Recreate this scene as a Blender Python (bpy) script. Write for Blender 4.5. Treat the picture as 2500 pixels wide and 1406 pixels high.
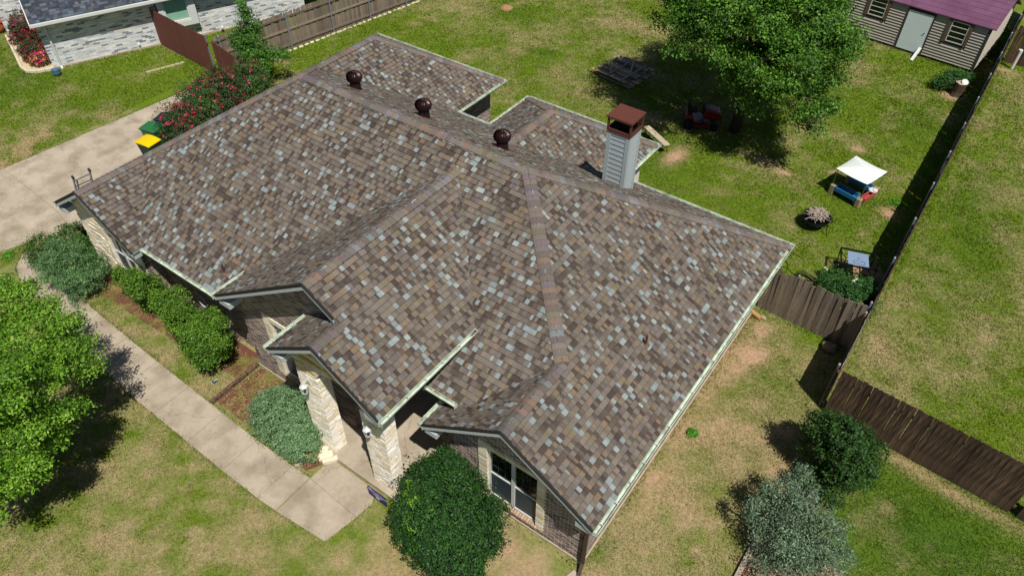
import bpy, math, random
import numpy as np
from mathutils import Vector, Matrix, Euler
for o in list(bpy.data.objects): bpy.data.objects.remove(o)
random.seed(7); RNG = np.random.default_rng(7)
SC = bpy.context.scene; COL = SC.collection
R = math.radians
# ------------------------------------------------------------------ camera
CAMF, CAMT, CAMR, CAMP, CAMH = 1803.446, 44.185, 0.527, 35.397, 17.2
cd = bpy.data.cameras.new('camera'); cam = bpy.data.objects.new('camera', cd); COL.objects.link(cam); SC.camera = cam
cd.sensor_width = 36; cd.lens = CAMF / 2500 * 36; cd.clip_end = 600; cd.clip_start = .1
cam.location = (0, 0, CAMH)
cam.matrix_world = Matrix.Translation((0, 0, CAMH)) @ Matrix.Rotation(R(CAMP), 4, 'Z') @ Matrix.Rotation(R(90 - CAMT), 4, 'X') @ Matrix.Rotation(R(CAMR), 4, 'Z')
# ------------------------------------------------------------------ world, sun, exposure
w = bpy.data.worlds.new('World'); SC.world = w; w.use_nodes = True
nt = w.node_tree; sky = nt.nodes.new('ShaderNodeTexSky'); sky.sky_type = 'NISHITA'; sky.sun_disc = False
sky.sun_elevation = R(61); sky.sun_rotation = R(121); sky.air_density = 1.0; sky.dust_density = .6
nt.links.new(sky.outputs[0], nt.nodes['Background'].inputs[0]); nt.nodes['Background'].inputs[1].default_value = .052
SUN = Vector((.857 * math.cos(R(61)), -.515 * math.cos(R(61)), math.sin(R(61)))).normalized()
sl = bpy.data.lights.new('sun', 'SUN'); sl.energy = 5.0; sl.angle = R(.53); sl.color = (1, .955, .88)
so = bpy.data.objects.new('sun', sl); COL.objects.link(so); so.rotation_euler = SUN.to_track_quat('Z', 'Y').to_euler(); so.location = (0, 0, 40)
SC.view_settings.view_transform = 'Standard'; SC.view_settings.look = 'None'; SC.view_settings.exposure = -.05; SC.view_settings.gamma = 1
SC.render.engine = 'CYCLES'
SC.cycles.max_bounces = 6; SC.cycles.diffuse_bounces = 3; SC.cycles.transparent_max_bounces = 6

# ------------------------------------------------------------------ helpers
def lin(h):
    if isinstance(h, (tuple, list)): return tuple(h[:3])
    h = h.lstrip('#'); c = [int(h[i:i + 2], 16) / 255 for i in (0, 2, 4)]
    return tuple(x / 12.92 if x <= .04045 else ((x + .055) / 1.055) ** 2.4 for x in c)
def tag(o, label=None, cat=None, group=None, kind=None):
    if label: o['label'] = label
    if cat: o['category'] = cat
    if group: o['group'] = group
    if kind: o['kind'] = kind
    return o
def empty(name, loc=(0, 0, 0), rz=0, label=None, cat=None, group=None):
    o = bpy.data.objects.new(name, None); COL.objects.link(o); o.location = loc; o.rotation_euler = (0, 0, rz)
    o.empty_display_size = .2
    return tag(o, label, cat, group)
def link(name, me, mat=None, parent=None, loc=(0, 0, 0), rot=(0, 0, 0)):
    o = bpy.data.objects.new(name, me); COL.objects.link(o)
    if mat is not None and len(me.materials) == 0: me.materials.append(mat)
    o.location = loc; o.rotation_euler = rot
    if parent is not None: o.parent = parent
    return o
def off(root):          # children modelled in world coordinates of an unrotated root
    l = root.location; return (-l[0], -l[1], -l[2])
class MB:
    def __init__(s): s.v = []; s.f = []; s.c = []; s.smooth = False
    def add(s, vs, fs, c=None):
        b = len(s.v); s.v += [tuple(p) for p in vs]; s.f += [tuple(i + b for i in f) for f in fs]; s.c += (list(c) if isinstance(c, list) else [c] * len(fs))
    def box(s, lo, hi, c=None, M=None):
        (a, b, d), (e, f, g) = lo, hi
        vs = [(a, b, d), (e, b, d), (e, f, d), (a, f, d), (a, b, g), (e, b, g), (e, f, g), (a, f, g)]
        if M is not None: vs = [tuple(M @ Vector(p)) for p in vs]
        s.add(vs, [(0, 3, 2, 1), (4, 5, 6, 7), (0, 1, 5, 4), (1, 2, 6, 5), (2, 3, 7, 6), (3, 0, 4, 7)], c)
    def beam(s, p, q, w, h, c=None, up=(0, 0, 1)):
        p, q = Vector(p), Vector(q); d = (q - p); L = d.length; d.normalize(); x = d.cross(Vector(up))
        if x.length < 1e-4: x = Vector((1, 0, 0))
        x.normalize(); z = x.cross(d)
        M = Matrix((x, d, z)).transposed().to_4x4(); M.translation = p
        s.box((-w / 2, 0, -h / 2), (w / 2, L, h / 2), c, M)
    def tube(s, p, q, r, n=8, c=None, r2=None, cap=True):
        p, q = Vector(p), Vector(q); d = (q - p).normalized(); x = d.orthogonal().normalized(); y = d.cross(x); r2 = r if r2 is None else r2
        vs = []
        for P, rr in ((p, r), (q, r2)):
            for i in range(n):
                a = 2 * math.pi * i / n; vs.append(P + x * math.cos(a) * rr + y * math.sin(a) * rr)
        fs = [(i, (i + 1) % n, n + (i + 1) % n, n + i) for i in range(n)]
        if cap: fs += [tuple(range(n))[::-1], tuple(range(n, 2 * n))]
        s.add(vs, fs, c)
    def path(s, pts, r, n=6, c=None, closed=False):
        pts = [Vector(p) for p in pts]; N = len(pts); vs = []
        for i, P in enumerate(pts):
            d = (pts[(i + 1) % N] - pts[i - 1]) if closed else (pts[min(i + 1, N - 1)] - pts[max(i - 1, 0)])
            d.normalize(); u = Vector((0, 0, 1)) if abs(d.z) < .95 else Vector((1, 0, 0)); x = d.cross(u).normalized(); y = d.cross(x)
            rr = r[i] if isinstance(r, (list, tuple)) else r
            for k in range(n):
                a = 2 * math.pi * k / n; vs.append(P + x * math.cos(a) * rr + y * math.sin(a) * rr)
        fs = []
        for i in range(N if closed else N - 1):
            j = (i + 1) % N
            for k in range(n): fs.append((i * n + k, i * n + (k + 1) % n, j * n + (k + 1) % n, j * n + k))
        if not closed: fs += [tuple(range(n))[::-1], tuple(range((N - 1) * n, N * n))]
        s.add(vs, fs, c)
    def lathe(s, prof, n=16, c=None, o=(0, 0, 0)):
        vs = []
        for r_, z in prof:
            for i in range(n):
                a = 2 * math.pi * i / n; vs.append((o[0] + r_ * math.cos(a), o[1] + r_ * math.sin(a), o[2] + z))
        fs = []
        for j in range(len(prof) - 1):
            for i in range(n): fs.append((j * n + i, j * n + (i + 1) % n, (j + 1) * n + (i + 1) % n, (j + 1) * n + i))
        fs += [tuple(range(n))[::-1], tuple(range((len(prof) - 1) * n, len(prof) * n))]
        s.add(vs, fs, c)
    def prism(s, poly, z0, z1, c=None):     # horizontal polygon, z0/z1 numbers or functions of (x,y)
        f0 = z0 if callable(z0) else (lambda x, y: z0); f1 = z1 if callable(z1) else (lambda x, y: z1)
        n = len(poly); A = sum(poly[i][0] * poly[(i + 1) % n][1] - poly[(i + 1) % n][0] * poly[i][1] for i in range(n))
        if A < 0: poly = poly[::-1]
        vs = [(x, y, f0(x, y)) for x, y in poly] + [(x, y, f1(x, y)) for x, y in poly]
        s.add(vs, [tuple(range(n))[::-1], tuple(range(n, 2 * n))] + [(i, (i + 1) % n, n + (i + 1) % n, n + i) for i in range(n)], c)
    def blob(s, c0, r, c=None, n=8, m=5, jit=.12, rnd=random, zflat=None):
        vs = []; rx, ry, rz = r
        for j in range(m + 1):
            th = math.pi * j / m
            for i in range(n):
                a = 2 * math.pi * i / n; q = 1 + rnd.uniform(-jit, jit)
                z = c0[2] + rz * math.cos(th) * q
                vs.append((c0[0] + rx * math.sin(th) * math.cos(a) * q, c0[1] + ry * math.sin(th) * math.sin(a) * q, z))
        fs = []
        for j in range(m):
            for i in range(n): fs.append((j * n + i, (j + 1) * n + i, (j + 1) * n + (i + 1) % n, j * n + (i + 1) % n))
        s.add(vs, fs, c)
    def build(s, name, mat=None, parent=None, loc=(0, 0, 0), rot=(0, 0, 0), smooth=False, bevel=0, data_only=False):
        me = bpy.data.meshes.new(name); me.from_pydata(s.v, [], s.f)
        if any(c is not None for c in s.c):
            a = me.attributes.new('tone', 'FLOAT_COLOR', 'FACE')
            a.data.foreach_set('color', np.array([(*((c if c is not None else (.5, .5, .5))[:3]), 1) for c in s.c], dtype=np.float32).ravel())
        if smooth: me.polygons.foreach_set('use_smooth', [True] * len(me.polygons))
        if mat: me.materials.append(mat)
        if data_only: return me
        o = link(name, me, None, parent, loc, rot)
        if bevel:
            b = o.modifiers.new('bevel', 'BEVEL'); b.width = bevel; b.segments = 2; b.limit_method = 'ANGLE'
        return o
def fastmesh(name, V, nper, C, mat):      # V (N*nper,3), faces of nper verts each, C (N,3)
    N = len(V) // nper; me = bpy.data.meshes.new(name)
    me.vertices.add(len(V)); me.vertices.foreach_set('co', V.astype(np.float32).ravel())
    me.loops.add(N * nper); me.loops.foreach_set('vertex_index', np.arange(N * nper, dtype=np.int32))
    me.polygons.add(N); me.polygons.foreach_set('loop_start', np.arange(0, N * nper, nper, dtype=np.int32))
    me.update(calc_edges=True)
    a = me.attributes.new('tone', 'FLOAT_COLOR', 'FACE')
    a.data.foreach_set('color', np.concatenate([C, np.ones((N, 1))], 1).astype(np.float32).ravel())
    me.materials.append(mat); return me
# camera-plane helper: where a sight line of the survey picture meets height z
_a, _t, _q = R(CAMP), R(CAMT), R(CAMR)
def at(px, py, z=0.):
    dx, dy = px - 1250, py - 703
    x = (dx * math.cos(_q) + dy * math.sin(_q)) / CAMF; y = -(-dx * math.sin(_q) + dy * math.cos(_q)) / CAMF
    d = (x, math.cos(_t) + y * math.sin(_t), -math.sin(_t) + y * math.cos(_t)); k = (z - CAMH) / d[2]
    X, Y = d[0] * k, d[1] * k
    return Vector((X * math.cos(_a) - Y * math.sin(_a), X * math.sin(_a) + Y * math.cos(_a), z))
CAMV = Vector((0, 0, CAMH))
def seen(vs, fs):
    best = 0
    for f in fs:
        p = [Vector(vs[i]) for i in f]; n = Vector((0, 0, 0))
        for i in range(len(p)): n += p[i].cross(p[(i + 1) % len(p)])
        ctr = sum(p, Vector()) / len(p); d = CAMV - ctr; L = d.length
        best = max(best, n.dot(d) / (2 * L ** 3))
    return best
def pieces(name, items, mat, root, limit=300, rest=None):
    """items: (verts, faces, colour, parent). The ones that show largest become objects, the rest one 'stuff' part per parent."""
    items = sorted(items, key=lambda t: -seen(t[0], t[1])); dif = {}
    for i, (vs, fs, c, par) in enumerate(items):
        base = (0, 0, 0) if par is not root else off(root)
        if i < limit:
            m = MB(); m.add(vs, fs, c); m.build(name, mat, par, base)
        else: dif.setdefault(par.name, (par, base, MB()))[2].add(vs, fs, c)
    for par, base, m in dif.values():
        tag(m.build(rest or name + '_field', mat, par, base), kind='stuff')

# ------------------------------------------------------------------ materials
def mat(name, col=None, rough=.8, attr=False, var=.0, vscale=8, bump=0, bscale=60, metal=0, spec=.3, stretch=None, col2=None, mixs=3, mixlo=.4, mixhi=.6, rnd=0, transl=0, coat=0):
    m = bpy.data.materials.new(name); m.use_nodes = True; n = m.node_tree.nodes; l = m.node_tree.links; b = n['Principled BSDF']
    b.inputs['Roughness'].default_value = rough; b.inputs['Metallic'].default_value = metal; b.inputs['Specular IOR Level'].default_value = spec
    if coat: b.inputs['Coat Weight'].default_value = coat
    tc = n.new('ShaderNodeTexCoord'); mp = n.new('ShaderNodeMapping'); l.new(tc.outputs['Object'], mp.inputs[0])
    if stretch: mp.inputs['Scale'].default_value = stretch
    if attr:
        at_ = n.new('ShaderNodeAttribute'); at_.attribute_name = 'tone'; cur = at_.outputs['Color']
    else:
        rg = n.new('ShaderNodeRGB'); rg.outputs[0].default_value = (*lin(col), 1); cur = rg.outputs[0]
    if col2 is not None:
        nz = n.new('ShaderNodeTexNoise'); nz.inputs['Scale'].default_value = mixs; nz.inputs['Detail'].default_value = 6; l.new(mp.outputs[0], nz.inputs[0])
        rp = n.new('ShaderNodeMapRange'); rp.inputs[1].default_value = mixlo; rp.inputs[2].default_value = mixhi; l.new(nz.outputs[0], rp.inputs[0])
        mx = n.new('ShaderNodeMix'); mx.data_type = 'RGBA'; l.new(rp.outputs[0], mx.inputs[0]); l.new(cur, mx.inputs[6]); mx.inputs[7].default_value = (*lin(col2), 1); cur = mx.outputs[2]
    def scale(fac_socket, lo, hi, cur):
        mr = n.new('ShaderNodeMapRange'); mr.inputs[1].default_value = .25; mr.inputs[2].default_value = .75; mr.inputs[3].default_value = lo; mr.inputs[4].default_value = hi
        l.new(fac_socket, mr.inputs[0]); vm = n.new('ShaderNodeVectorMath'); vm.operation = 'SCALE'; l.new(cur, vm.inputs[0]); l.new(mr.outputs[0], vm.inputs['Scale']); return vm.outputs[0]
    if var:
        nz = n.new('ShaderNodeTexNoise'); nz.inputs['Scale'].default_value = vscale; nz.inputs['Detail'].default_value = 8; nz.inputs['Roughness'].default_value = .65; l.new(mp.outputs[0], nz.inputs[0])
        cur = scale(nz.outputs[0], 1 - var, 1 + var, cur)
    if rnd:
        oi = n.new('ShaderNodeObjectInfo'); mr = n.new('ShaderNodeMapRange'); mr.inputs[3].default_value = 1 - rnd; mr.inputs[4].default_value = 1 + rnd
        l.new(oi.outputs['Random'], mr.inputs[0]); vm = n.new('ShaderNodeVectorMath'); vm.operation = 'SCALE'; l.new(cur, vm.inputs[0]); l.new(mr.outputs[0], vm.inputs['Scale']); cur = vm.outputs[0]
    l.new(cur, b.inputs['Base Color'])
    if bump:
        nz = n.new('ShaderNodeTexNoise'); nz.inputs['Scale'].default_value = bscale; nz.inputs['Detail'].default_value = 4; l.new(mp.outputs[0], nz.inputs[0])
        bp = n.new('ShaderNodeBump'); bp.inputs['Strength'].default_value = min(1, bump * 20); bp.inputs['Distance'].default_value = bump
        l.new(nz.outputs[0], bp.inputs['Height']); l.new(bp.outputs[0], b.inputs['Normal'])
    if transl:
        tr = n.new('ShaderNodeBsdfTranslucent'); l.new(cur, tr.inputs[0]); ms = n.new('ShaderNodeMixShader'); ms.inputs[0].default_value = transl
        l.new(b.outputs[0], ms.inputs[1]); l.new(tr.outputs[0], ms.inputs[2]); l.new(ms.outputs[0], n['Material Output'].inputs[0])
    return m
M = {}
M['shingle'] = mat('asphalt_shingle', attr=True, rough=.92, var=.22, vscale=55, bump=.002, bscale=260, spec=.2)
_c = M['shingle'].node_tree; _n = _c.nodes; _b = _n['Principled BSDF']; _src = _b.inputs['Base Color'].links[0].from_socket; _g = _n.new('ShaderNodeNewGeometry'); _w2 = _n.new('ShaderNodeTexNoise'); _w2.inputs['Scale'].default_value = .7; _w2.inputs['Detail'].default_value = 6; _c.links.new(_g.outputs['Position'], _w2.inputs[0]); _r2 = _n.new('ShaderNodeMapRange'); _r2.inputs[1].default_value = .3; _r2.inputs[2].default_value = .7; _r2.inputs[3].default_value = .92; _r2.inputs[4].default_value = 1.07; _c.links.new(_w2.outputs[0], _r2.inputs[0]); _s = _n.new('ShaderNodeVectorMath'); _s.operation = 'SCALE'; _c.links.new(_src, _s.inputs[0]); _c.links.new(_r2.outputs[0], _s.inputs['Scale']); _c.links.new(_s.outputs[0], _b.inputs['Base Color'])
M['brick'] = mat('brick', attr=True, rough=.88, var=.22, vscale=22, bump=.003, bscale=90)
M['mortar'] = mat('mortar', '#ded6cb', rough=.95, var=.12, vscale=30, bump=.002, bscale=120)
M['stone'] = mat('limestone', attr=True, rough=.9, var=.16, vscale=14, bump=.012, bscale=26)
M['soffit'] = mat('painted_soffit', '#8d9693', rough=.7, var=.06, vscale=4)
M['trim'] = mat('painted_trim', '#b4bcbc', rough=.6, var=.07, vscale=6)
M['trimdark'] = mat('trim_dark', '#4b5150', rough=.7, var=.1, vscale=6)
M['drip'] = mat('roof_edge', '#2a2725', rough=.9)
M['gutter'] = mat('mint_gutter', '#c6d3c0', rough=.45, var=.08, vscale=5, col2='#8e9485', mixs=4, mixlo=.45, mixhi=.75)
M['concrete'] = mat('concrete', '#b3a693', rough=.9, var=.10, vscale=9, bump=.002, bscale=120, col2='#948774', mixs=1.3, mixlo=.42, mixhi=.68)
_c = M['concrete'].node_tree; _n = _c.nodes; _b = _n['Principled BSDF']; _src = _b.inputs['Base Color'].links[0].from_socket
_g = _n.new('ShaderNodeNewGeometry'); _v = _n.new('ShaderNodeTexVoronoi'); _v.feature = 'DISTANCE_TO_EDGE'; _v.inputs['Scale'].default_value = .30
_w = _n.new('ShaderNodeTexNoise'); _w.inputs['Scale'].default_value = 2.2; _w.inputs['Detail'].default_value = 5; _mx = _n.new('ShaderNodeVectorMath'); _mx.operation = 'MULTIPLY_ADD'
_c.links.new(_g.outputs['Position'], _w.inputs[0]); _c.links.new(_w.outputs['Color'], _mx.inputs[0]); _mx.inputs[1].default_value = (.9, .9, 0); _c.links.new(_g.outputs['Position'], _mx.inputs[2]); _c.links.new(_mx.outputs[0], _v.inputs['Vector'])
_r = _n.new('ShaderNodeMapRange'); _r.inputs[1].default_value = .0; _r.inputs[2].default_value = .006; _r.inputs[3].default_value = .72; _r.inputs[4].default_value = 1; _c.links.new(_v.outputs['Distance'], _r.inputs[0])
_w2 = _n.new('ShaderNodeTexNoise'); _w2.inputs['Scale'].default_value = .55; _w2.inputs['Detail'].default_value = 7; _c.links.new(_g.outputs['Position'], _w2.inputs[0]); _r2 = _n.new('ShaderNodeMapRange'); _r2.inputs[1].default_value = .35; _r2.inputs[2].default_value = .65; _r2.inputs[3].default_value = .88; _r2.inputs[4].default_value = 1.05; _c.links.new(_w2.outputs[0], _r2.inputs[0])
_m2 = _n.new('ShaderNodeMath'); _m2.operation = 'MULTIPLY'; _c.links.new(_r.outputs[0], _m2.inputs[0]); _c.links.new(_r2.outputs[0], _m2.inputs[1]); _s = _n.new('ShaderNodeVectorMath'); _s.operation = 'SCALE'; _c.links.new(_src, _s.inputs[0]); _c.links.new(_m2.outputs[0], _s.inputs['Scale']); _c.links.new(_s.outputs[0], _b.inputs['Base Color'])
M['leaf'] = mat('leaf', attr=True, rough=.55, spec=.35, transl=.22)
M['bark'] = mat('bark', '#4a3d31', rough=.95, var=.3, vscale=14, bump=.02, bscale=18, stretch=(1, 1, .25))
M['petal'] = mat('petal', attr=True, rough=.6, transl=.25)
M['glass'] = mat('window_glass', '#0b0f10', rough=.06, spec=.7)
M['screen'] = mat('window_screen', '#36424a', rough=.5, var=.15, vscale=3)
M['white'] = mat('white_frame', '#cfd3cf', rough=.5, var=.05, vscale=5)
M['rust'] = mat('rust_brown_metal', '#5f362c', rough=.65, var=.12, vscale=12, spec=.3)
M['turb'] = mat('turbine_metal', '#32201f', rough=.38, metal=.5, spec=.5, var=.15, vscale=10)
M['siding'] = mat('pale_blue_siding', '#a9b3b6', rough=.6, var=.06, vscale=7, bump=.001, bscale=80, stretch=(1, 1, 4))
M['wood_w'] = mat('weathered_wood', '#7d7062', rough=.95, var=.42, vscale=5, bump=.006, bscale=24, stretch=(7, 7, .7), rnd=.32)
M['wood_b'] = mat('stained_wood', '#64503f', rough=.85, var=.5, vscale=4, bump=.005, bscale=20, stretch=(7, 7, .7), rnd=.38, col2='#3f3027', mixs=2.5, mixlo=.42, mixhi=.62)
M['wood_r'] = mat('red_brown_wood', '#6f4238', rough=.85, var=.16, vscale=5, bump=.003, bscale=30, stretch=(7, 7, .7), rnd=.07)
M['wood_g'] = mat('grey_wood', '#a39682', rough=.95, var=.3, vscale=6, bump=.005, bscale=30, rnd=.2)
M['post'] = mat('galvanised_post', '#8894a4', rough=.5, metal=.3, var=.1, vscale=8)
M['black'] = mat('black_fabric', '#0f1114', rough=.7, var=.2, vscale=20)
M['blackm'] = mat('black_metal', '#17181a', rough=.45, metal=.4)
M['alu'] = mat('aluminium', '#a6abb3', rough=.3, metal=.9)
M['dirt'] = mat('bare_dirt', '#a07a58', rough=1, var=.25, vscale=12, bump=.02, bscale=25)

# ------------------------------------------------------------------ ground, lawn colour functions
def fbm(x, y, s, seed, octv=4):
    r = np.random.default_rng(seed); out = np.zeros_like(x, dtype=float); amp = 1; tot = 0
    for k in range(octv):
        G = r.random((64, 64)); u = x * s * 2 ** k + 17.3 * k; v = y * s * 2 ** k + 5.1 * k
        i = np.floor(u).astype(int); j = np.floor(v).astype(int); fu = u - i; fv = v - j; fu = fu * fu * (3 - 2 * fu); fv = fv * fv * (3 - 2 * fv)
        a = G[i % 64, j % 64]; b = G[(i + 1) % 64, j % 64]; c = G[i % 64, (j + 1) % 64]; d = G[(i + 1) % 64, (j + 1) % 64]
        out += amp * ((a * (1 - fu) + b * fu) * (1 - fv) + (c * (1 - fu) + d * fu) * fv); tot += amp; amp *= .55
    return out / tot
def sm(x, a, b): t = np.clip((x - a) / (b - a), 0, 1); return t * t * (3 - 2 * t)
DIRT = []   # (x, y, rx, ry, strength)
for (px, py, rx, ry, s) in [(1650, 380, .35, .8, 1.1), (1870, 395, .5, .25, 1.), (1915, 422, .35, .2, 1.), (2095, 365, .4, .25, .8), (2035, 422, .22, .18, .7), (2170, 520, .35, .28, 1.), (2320, 235, .5, .5, .9), (2095, 655, .6, .35, .8), (2130, 665, .5, .3, .7),
                            (1780, 830, .45, 1.6, .55), (1700, 990, .3, 2.2, .55), (1830, 870, .5, .5, .6), (1720, 1060, .5, .5, .5), (1250, 1370, .8, .35, .55), (1040, 1390, .5, .25, .5), (1590, 1180, .4, .9, .4), (235, 1315, .14, .18, .6), (640, 1395, .4, .3, .4), (1690, 1240, .6, .4, .45),
                            (1740, 820, .12, 3.5, 1.0), (1640, 980, .12, 3.5, .9), (1010, 60, .4, .4, .4), (690, 150, .5, .3, .8), (2445, 170, .8, .3, .7), (2380, 150, .3, .9, .4), (1590, 290, .5, .4, .8), (1820, 372, .3, .15, .8), (2160, 1240, .25, .25, .5), (2200, 1125, 1.2, .22, .6), (2380, 1235, 1.4, .2, .6)]:
    p = at(px, py); DIRT.append((p.x, p.y, rx, ry, s))
GREEN = []
for (px, py, rx, ry, s) in [(1330, 130, .7, .5, .8), (1250, 30, 1.5, .8, .5), (2150, 500, .5, .3, .6), (2250, 300, 1.2, 2, .5), (1690, 1058, .12, .12, 1.2), (1560, 860, .3, .5, .5), (1240, 1290, .5, .2, .6), (1480, 1330, .3, .6, .5), (2300, 130, 1.5, .8, .5), (1600, 340, 1.2, .6, .6), (1600, 400, 1., 1., .4), (2300, 1330, 2.2, 1.2, .55), (2380, 600, 1., 4, .3), (2350, 500, .8, 3, .3), (30, 200, 2.5, 2.5, .5), (1850, 900, .3, .6, .4), (60, 640, 1, .6, .4)]:
    p = at(px, py); GREEN.append((p.x, p.y, rx, ry, s))
def field(x, y):
    """dryness 0..1, dirt 0..1, lush 0..1 of the lawn at x,y"""
    big = fbm(x, y, .16, 3); mid = fbm(x, y, .7, 5, 5); fine = fbm(x, y, 2.6, 9, 3)
    front = 1 - sm(y, 8, 17); side = sm(x, -3.2, -2.8) * (1 - sm(y, 17.5, 18.3)) * (1 - sm(x, -.2, .2))
    dry = .12 + .56 * front + .40 * side + (1.2 - .5 * front) * (big - .5) + (1.4 - .3 * front) * (mid - .5) + (1.0 + .8 * front) * (fine - .5)
    dry -= .18 * sm(-x, 24, 31)
    dry += .26 * sm(x, -.1, .3) * sm(y, 15, 17)
    lawn2 = sm(x, 0., .4) * (1 - sm(y, 15.3, 15.6)); dry -= .35 * lawn2
    dirt = np.clip((mid - .60) * 3.2, 0, 1) * (front * .75 + side * 1.35 + .12) + np.clip((fine - .72) * 3, 0, 1) * (.25 + .3 * front + .5 * side)
    for (a, b, rx, ry, s) in DIRT:
        g = np.exp(-(((x - a) / rx) ** 2 + ((y - b) / ry) ** 2)); dirt += s * g * (.55 + .9 * fine)
    lush = np.clip((.38 - big) * 4, 0, 1) * .25 + lawn2 * .45
    for (a, b, rx, ry, s) in GREEN:
        g = np.exp(-(((x - a) / rx) ** 2 + ((y - b) / ry) ** 2)); lush += s * g; dry -= .7 * s * g
    return np.clip(dry, 0, 1), np.clip(dirt, 0, 1), np.clip(lush, 0, 1)
C_G, C_D, C_L, C_S = [np.array(lin(c)) for c in ('#6d8423', '#aa9d71', '#486a20', '#c2a083')]
def lawncol(x, y):
    dry, dirt, lush = field(x, y)
    c = C_G[None] * (1 - dry[:, None]) + C_D[None] * dry[:, None]
    c = c * (1 - .8 * lush[:, None]) + C_L[None] * .8 * lush[:, None]
    return c * (1 - dirt[:, None]) + C_S[None] * dirt[:, None], dirt
gx = np.concatenate([[-400, -150, -80], np.arange(-52, 20.01, .2), [40, 90, 400]]); gy = np.concatenate([[-400, -100, -30, -12], np.arange(-4, 56.01, .2), [70, 100, 180, 500]])
X, Y = np.meshgrid(gx, gy); X = X.ravel(); Y = Y.ravel(); c, _ = lawncol(X, Y); nx, ny = len(gx), len(gy)
me = bpy.data.meshes.new('ground'); me.vertices.add(nx * ny); me.vertices.foreach_set('co', np.stack([X, Y, np.zeros_like(X)], 1).astype(np.float32).ravel())
I = (np.arange(ny - 1)[:, None] * nx + np.arange(nx - 1)[None]).ravel(); F = np.stack([I, I + 1, I + nx + 1, I + nx], 1).astype(np.int32)
me.loops.add(F.size); me.loops.foreach_set('vertex_index', F.ravel()); me.polygons.add(len(F)); me.polygons.foreach_set('loop_start', np.arange(0, F.size, 4, dtype=np.int32)); me.update(calc_edges=True)
a = me.attributes.new('tone', 'FLOAT_COLOR', 'POINT'); a.data.foreach_set('color', np.concatenate([c * .8, np.ones((len(c), 1))], 1).astype(np.float32).ravel())
M['ground'] = mat('lawn_soil', attr=True, rough=1, var=.35, vscale=9, bump=.04, bscale=30, spec=.1)
tag(link('ground', me, M['ground']), 'green and straw coloured lawn ground around the houses', kind='structure')

# ------------------------------------------------------------------ paving
walls_mask = []     # rectangles (x0,x1,y0,y1) where no grass grows
def slab(name, polys, z, label, joint=.012, th=.10, m='concrete', offs=(0, 0, 0)):
    root = empty(name, (polys[0][0][0], polys[0][0][1], 0)); tag(root, label, kind='structure')
    for p in polys:
        cx = sum(q[0] for q in p) / len(p); cy = sum(q[1] for q in p) / len(p)
        q = []
        for (x, y) in p:
            d = math.hypot(x - cx, y - cy); k = 1 - joint * .7 / d; q.append((cx + (x - cx) * k, cy + (y - cy) * k))
        b = MB(); b.prism(q, -.2, z); b.build('slab', M[m], root, off(root))
    return root
T = at
# walkway: outer/inner edge as functions of x
wo = [(-25.0, 5.75), (-24.5, 5.25), (-23.6, 4.92), (-20.45, 4.66), (-16.94, 4.30), (-11.40, 4.22), (-10.35, 4.28)]
wi = [(-24.3, 6.9), (-24.0, 6.2), (-23.2, 5.85), (-20.0, 5.62), (-16.9, 5.52), (-12.5, 5.42), (-10.35, 5.45)]
def edge(L, x):
    for (a, b), (c_, d) in zip(L, L[1:]):
        if a <= x <= c_: return b + (d - b) * (x - a) / (c_ - a)
    return L[-1][1] if x > L[-1][0] else L[0][1]
wp = [[(-25.0, 5.75), (-24.3, 6.9), (-24.0, 6.2), (-23.2, 5.85), (-23.2, 4.89), (-23.6, 4.92), (-24.5, 5.25)]]
xs = [-23.2, -21.7, -20.2, -18.6, -17.0, -15.45, -13.9, -12.4, -11.0, -10.35]
for a_, b_ in zip(xs, xs[1:]): wp.append([(a_, edge(wo, a_)), (b_, edge(wo, b_)), (b_, edge(wi, b_)), (a_, edge(wi, a_))])
wp.append([(-10.33, 4.28), (-8.72, 4.43), (-8.56, 5.35), (-10.33, 5.45)]); wp.append([(-10.33, 5.45), (-8.56, 5.35), (-8.5, 5.86), (-8.66, 6.2), (-10.3, 6.2)])
slab('walkway', wp, .03, 'curving concrete front walkway along the planting bed')
# driveway
dj = T(140, 517); dk = T(128, 560)
dp = [[(-30.55, -6), (-30.55, 8.0), (dj.x, dj.y), (-25.72, 5.4), (-26.4, 1), (-26.4, -6)],
      [(-30.5, 8.0), (-30.1, 13.2), (-22.4, 13.4), (-22.4, 7.6), (-24.3, 7.35), (dj.x, dj.y)],
      [(dj.x, dj.y), (-24.3, 7.35), (-25.35, 6.25), (-25.72, 5.4)],
      [(-30.1, 13.2), (-29.75, 17.6), (-22.4, 17.6), (-22.4, 13.4)]]
slab('driveway', dp, .025, 'wide concrete driveway beside the garage end of the house')
slab('porch_slab', [[(-11.1, 6.24), (-8.05, 6.24), (-7.2, 7.67), (-7.2, 9.6), (-11.1, 9.6)]], .12, 'raised concrete porch floor behind the stone columns')
NOG = [(-24.9, -10.3, 4.35, 5.5), (-10.4, -8.6, 4.4, 6.3), (-11.2, -3.3, 6.2, 20), (-22.6, -3.3, 7.3, 21), (-30.5, -22.3, 7.5, 17.6), (-30.5, -26.0, -6, 8.)]
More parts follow.
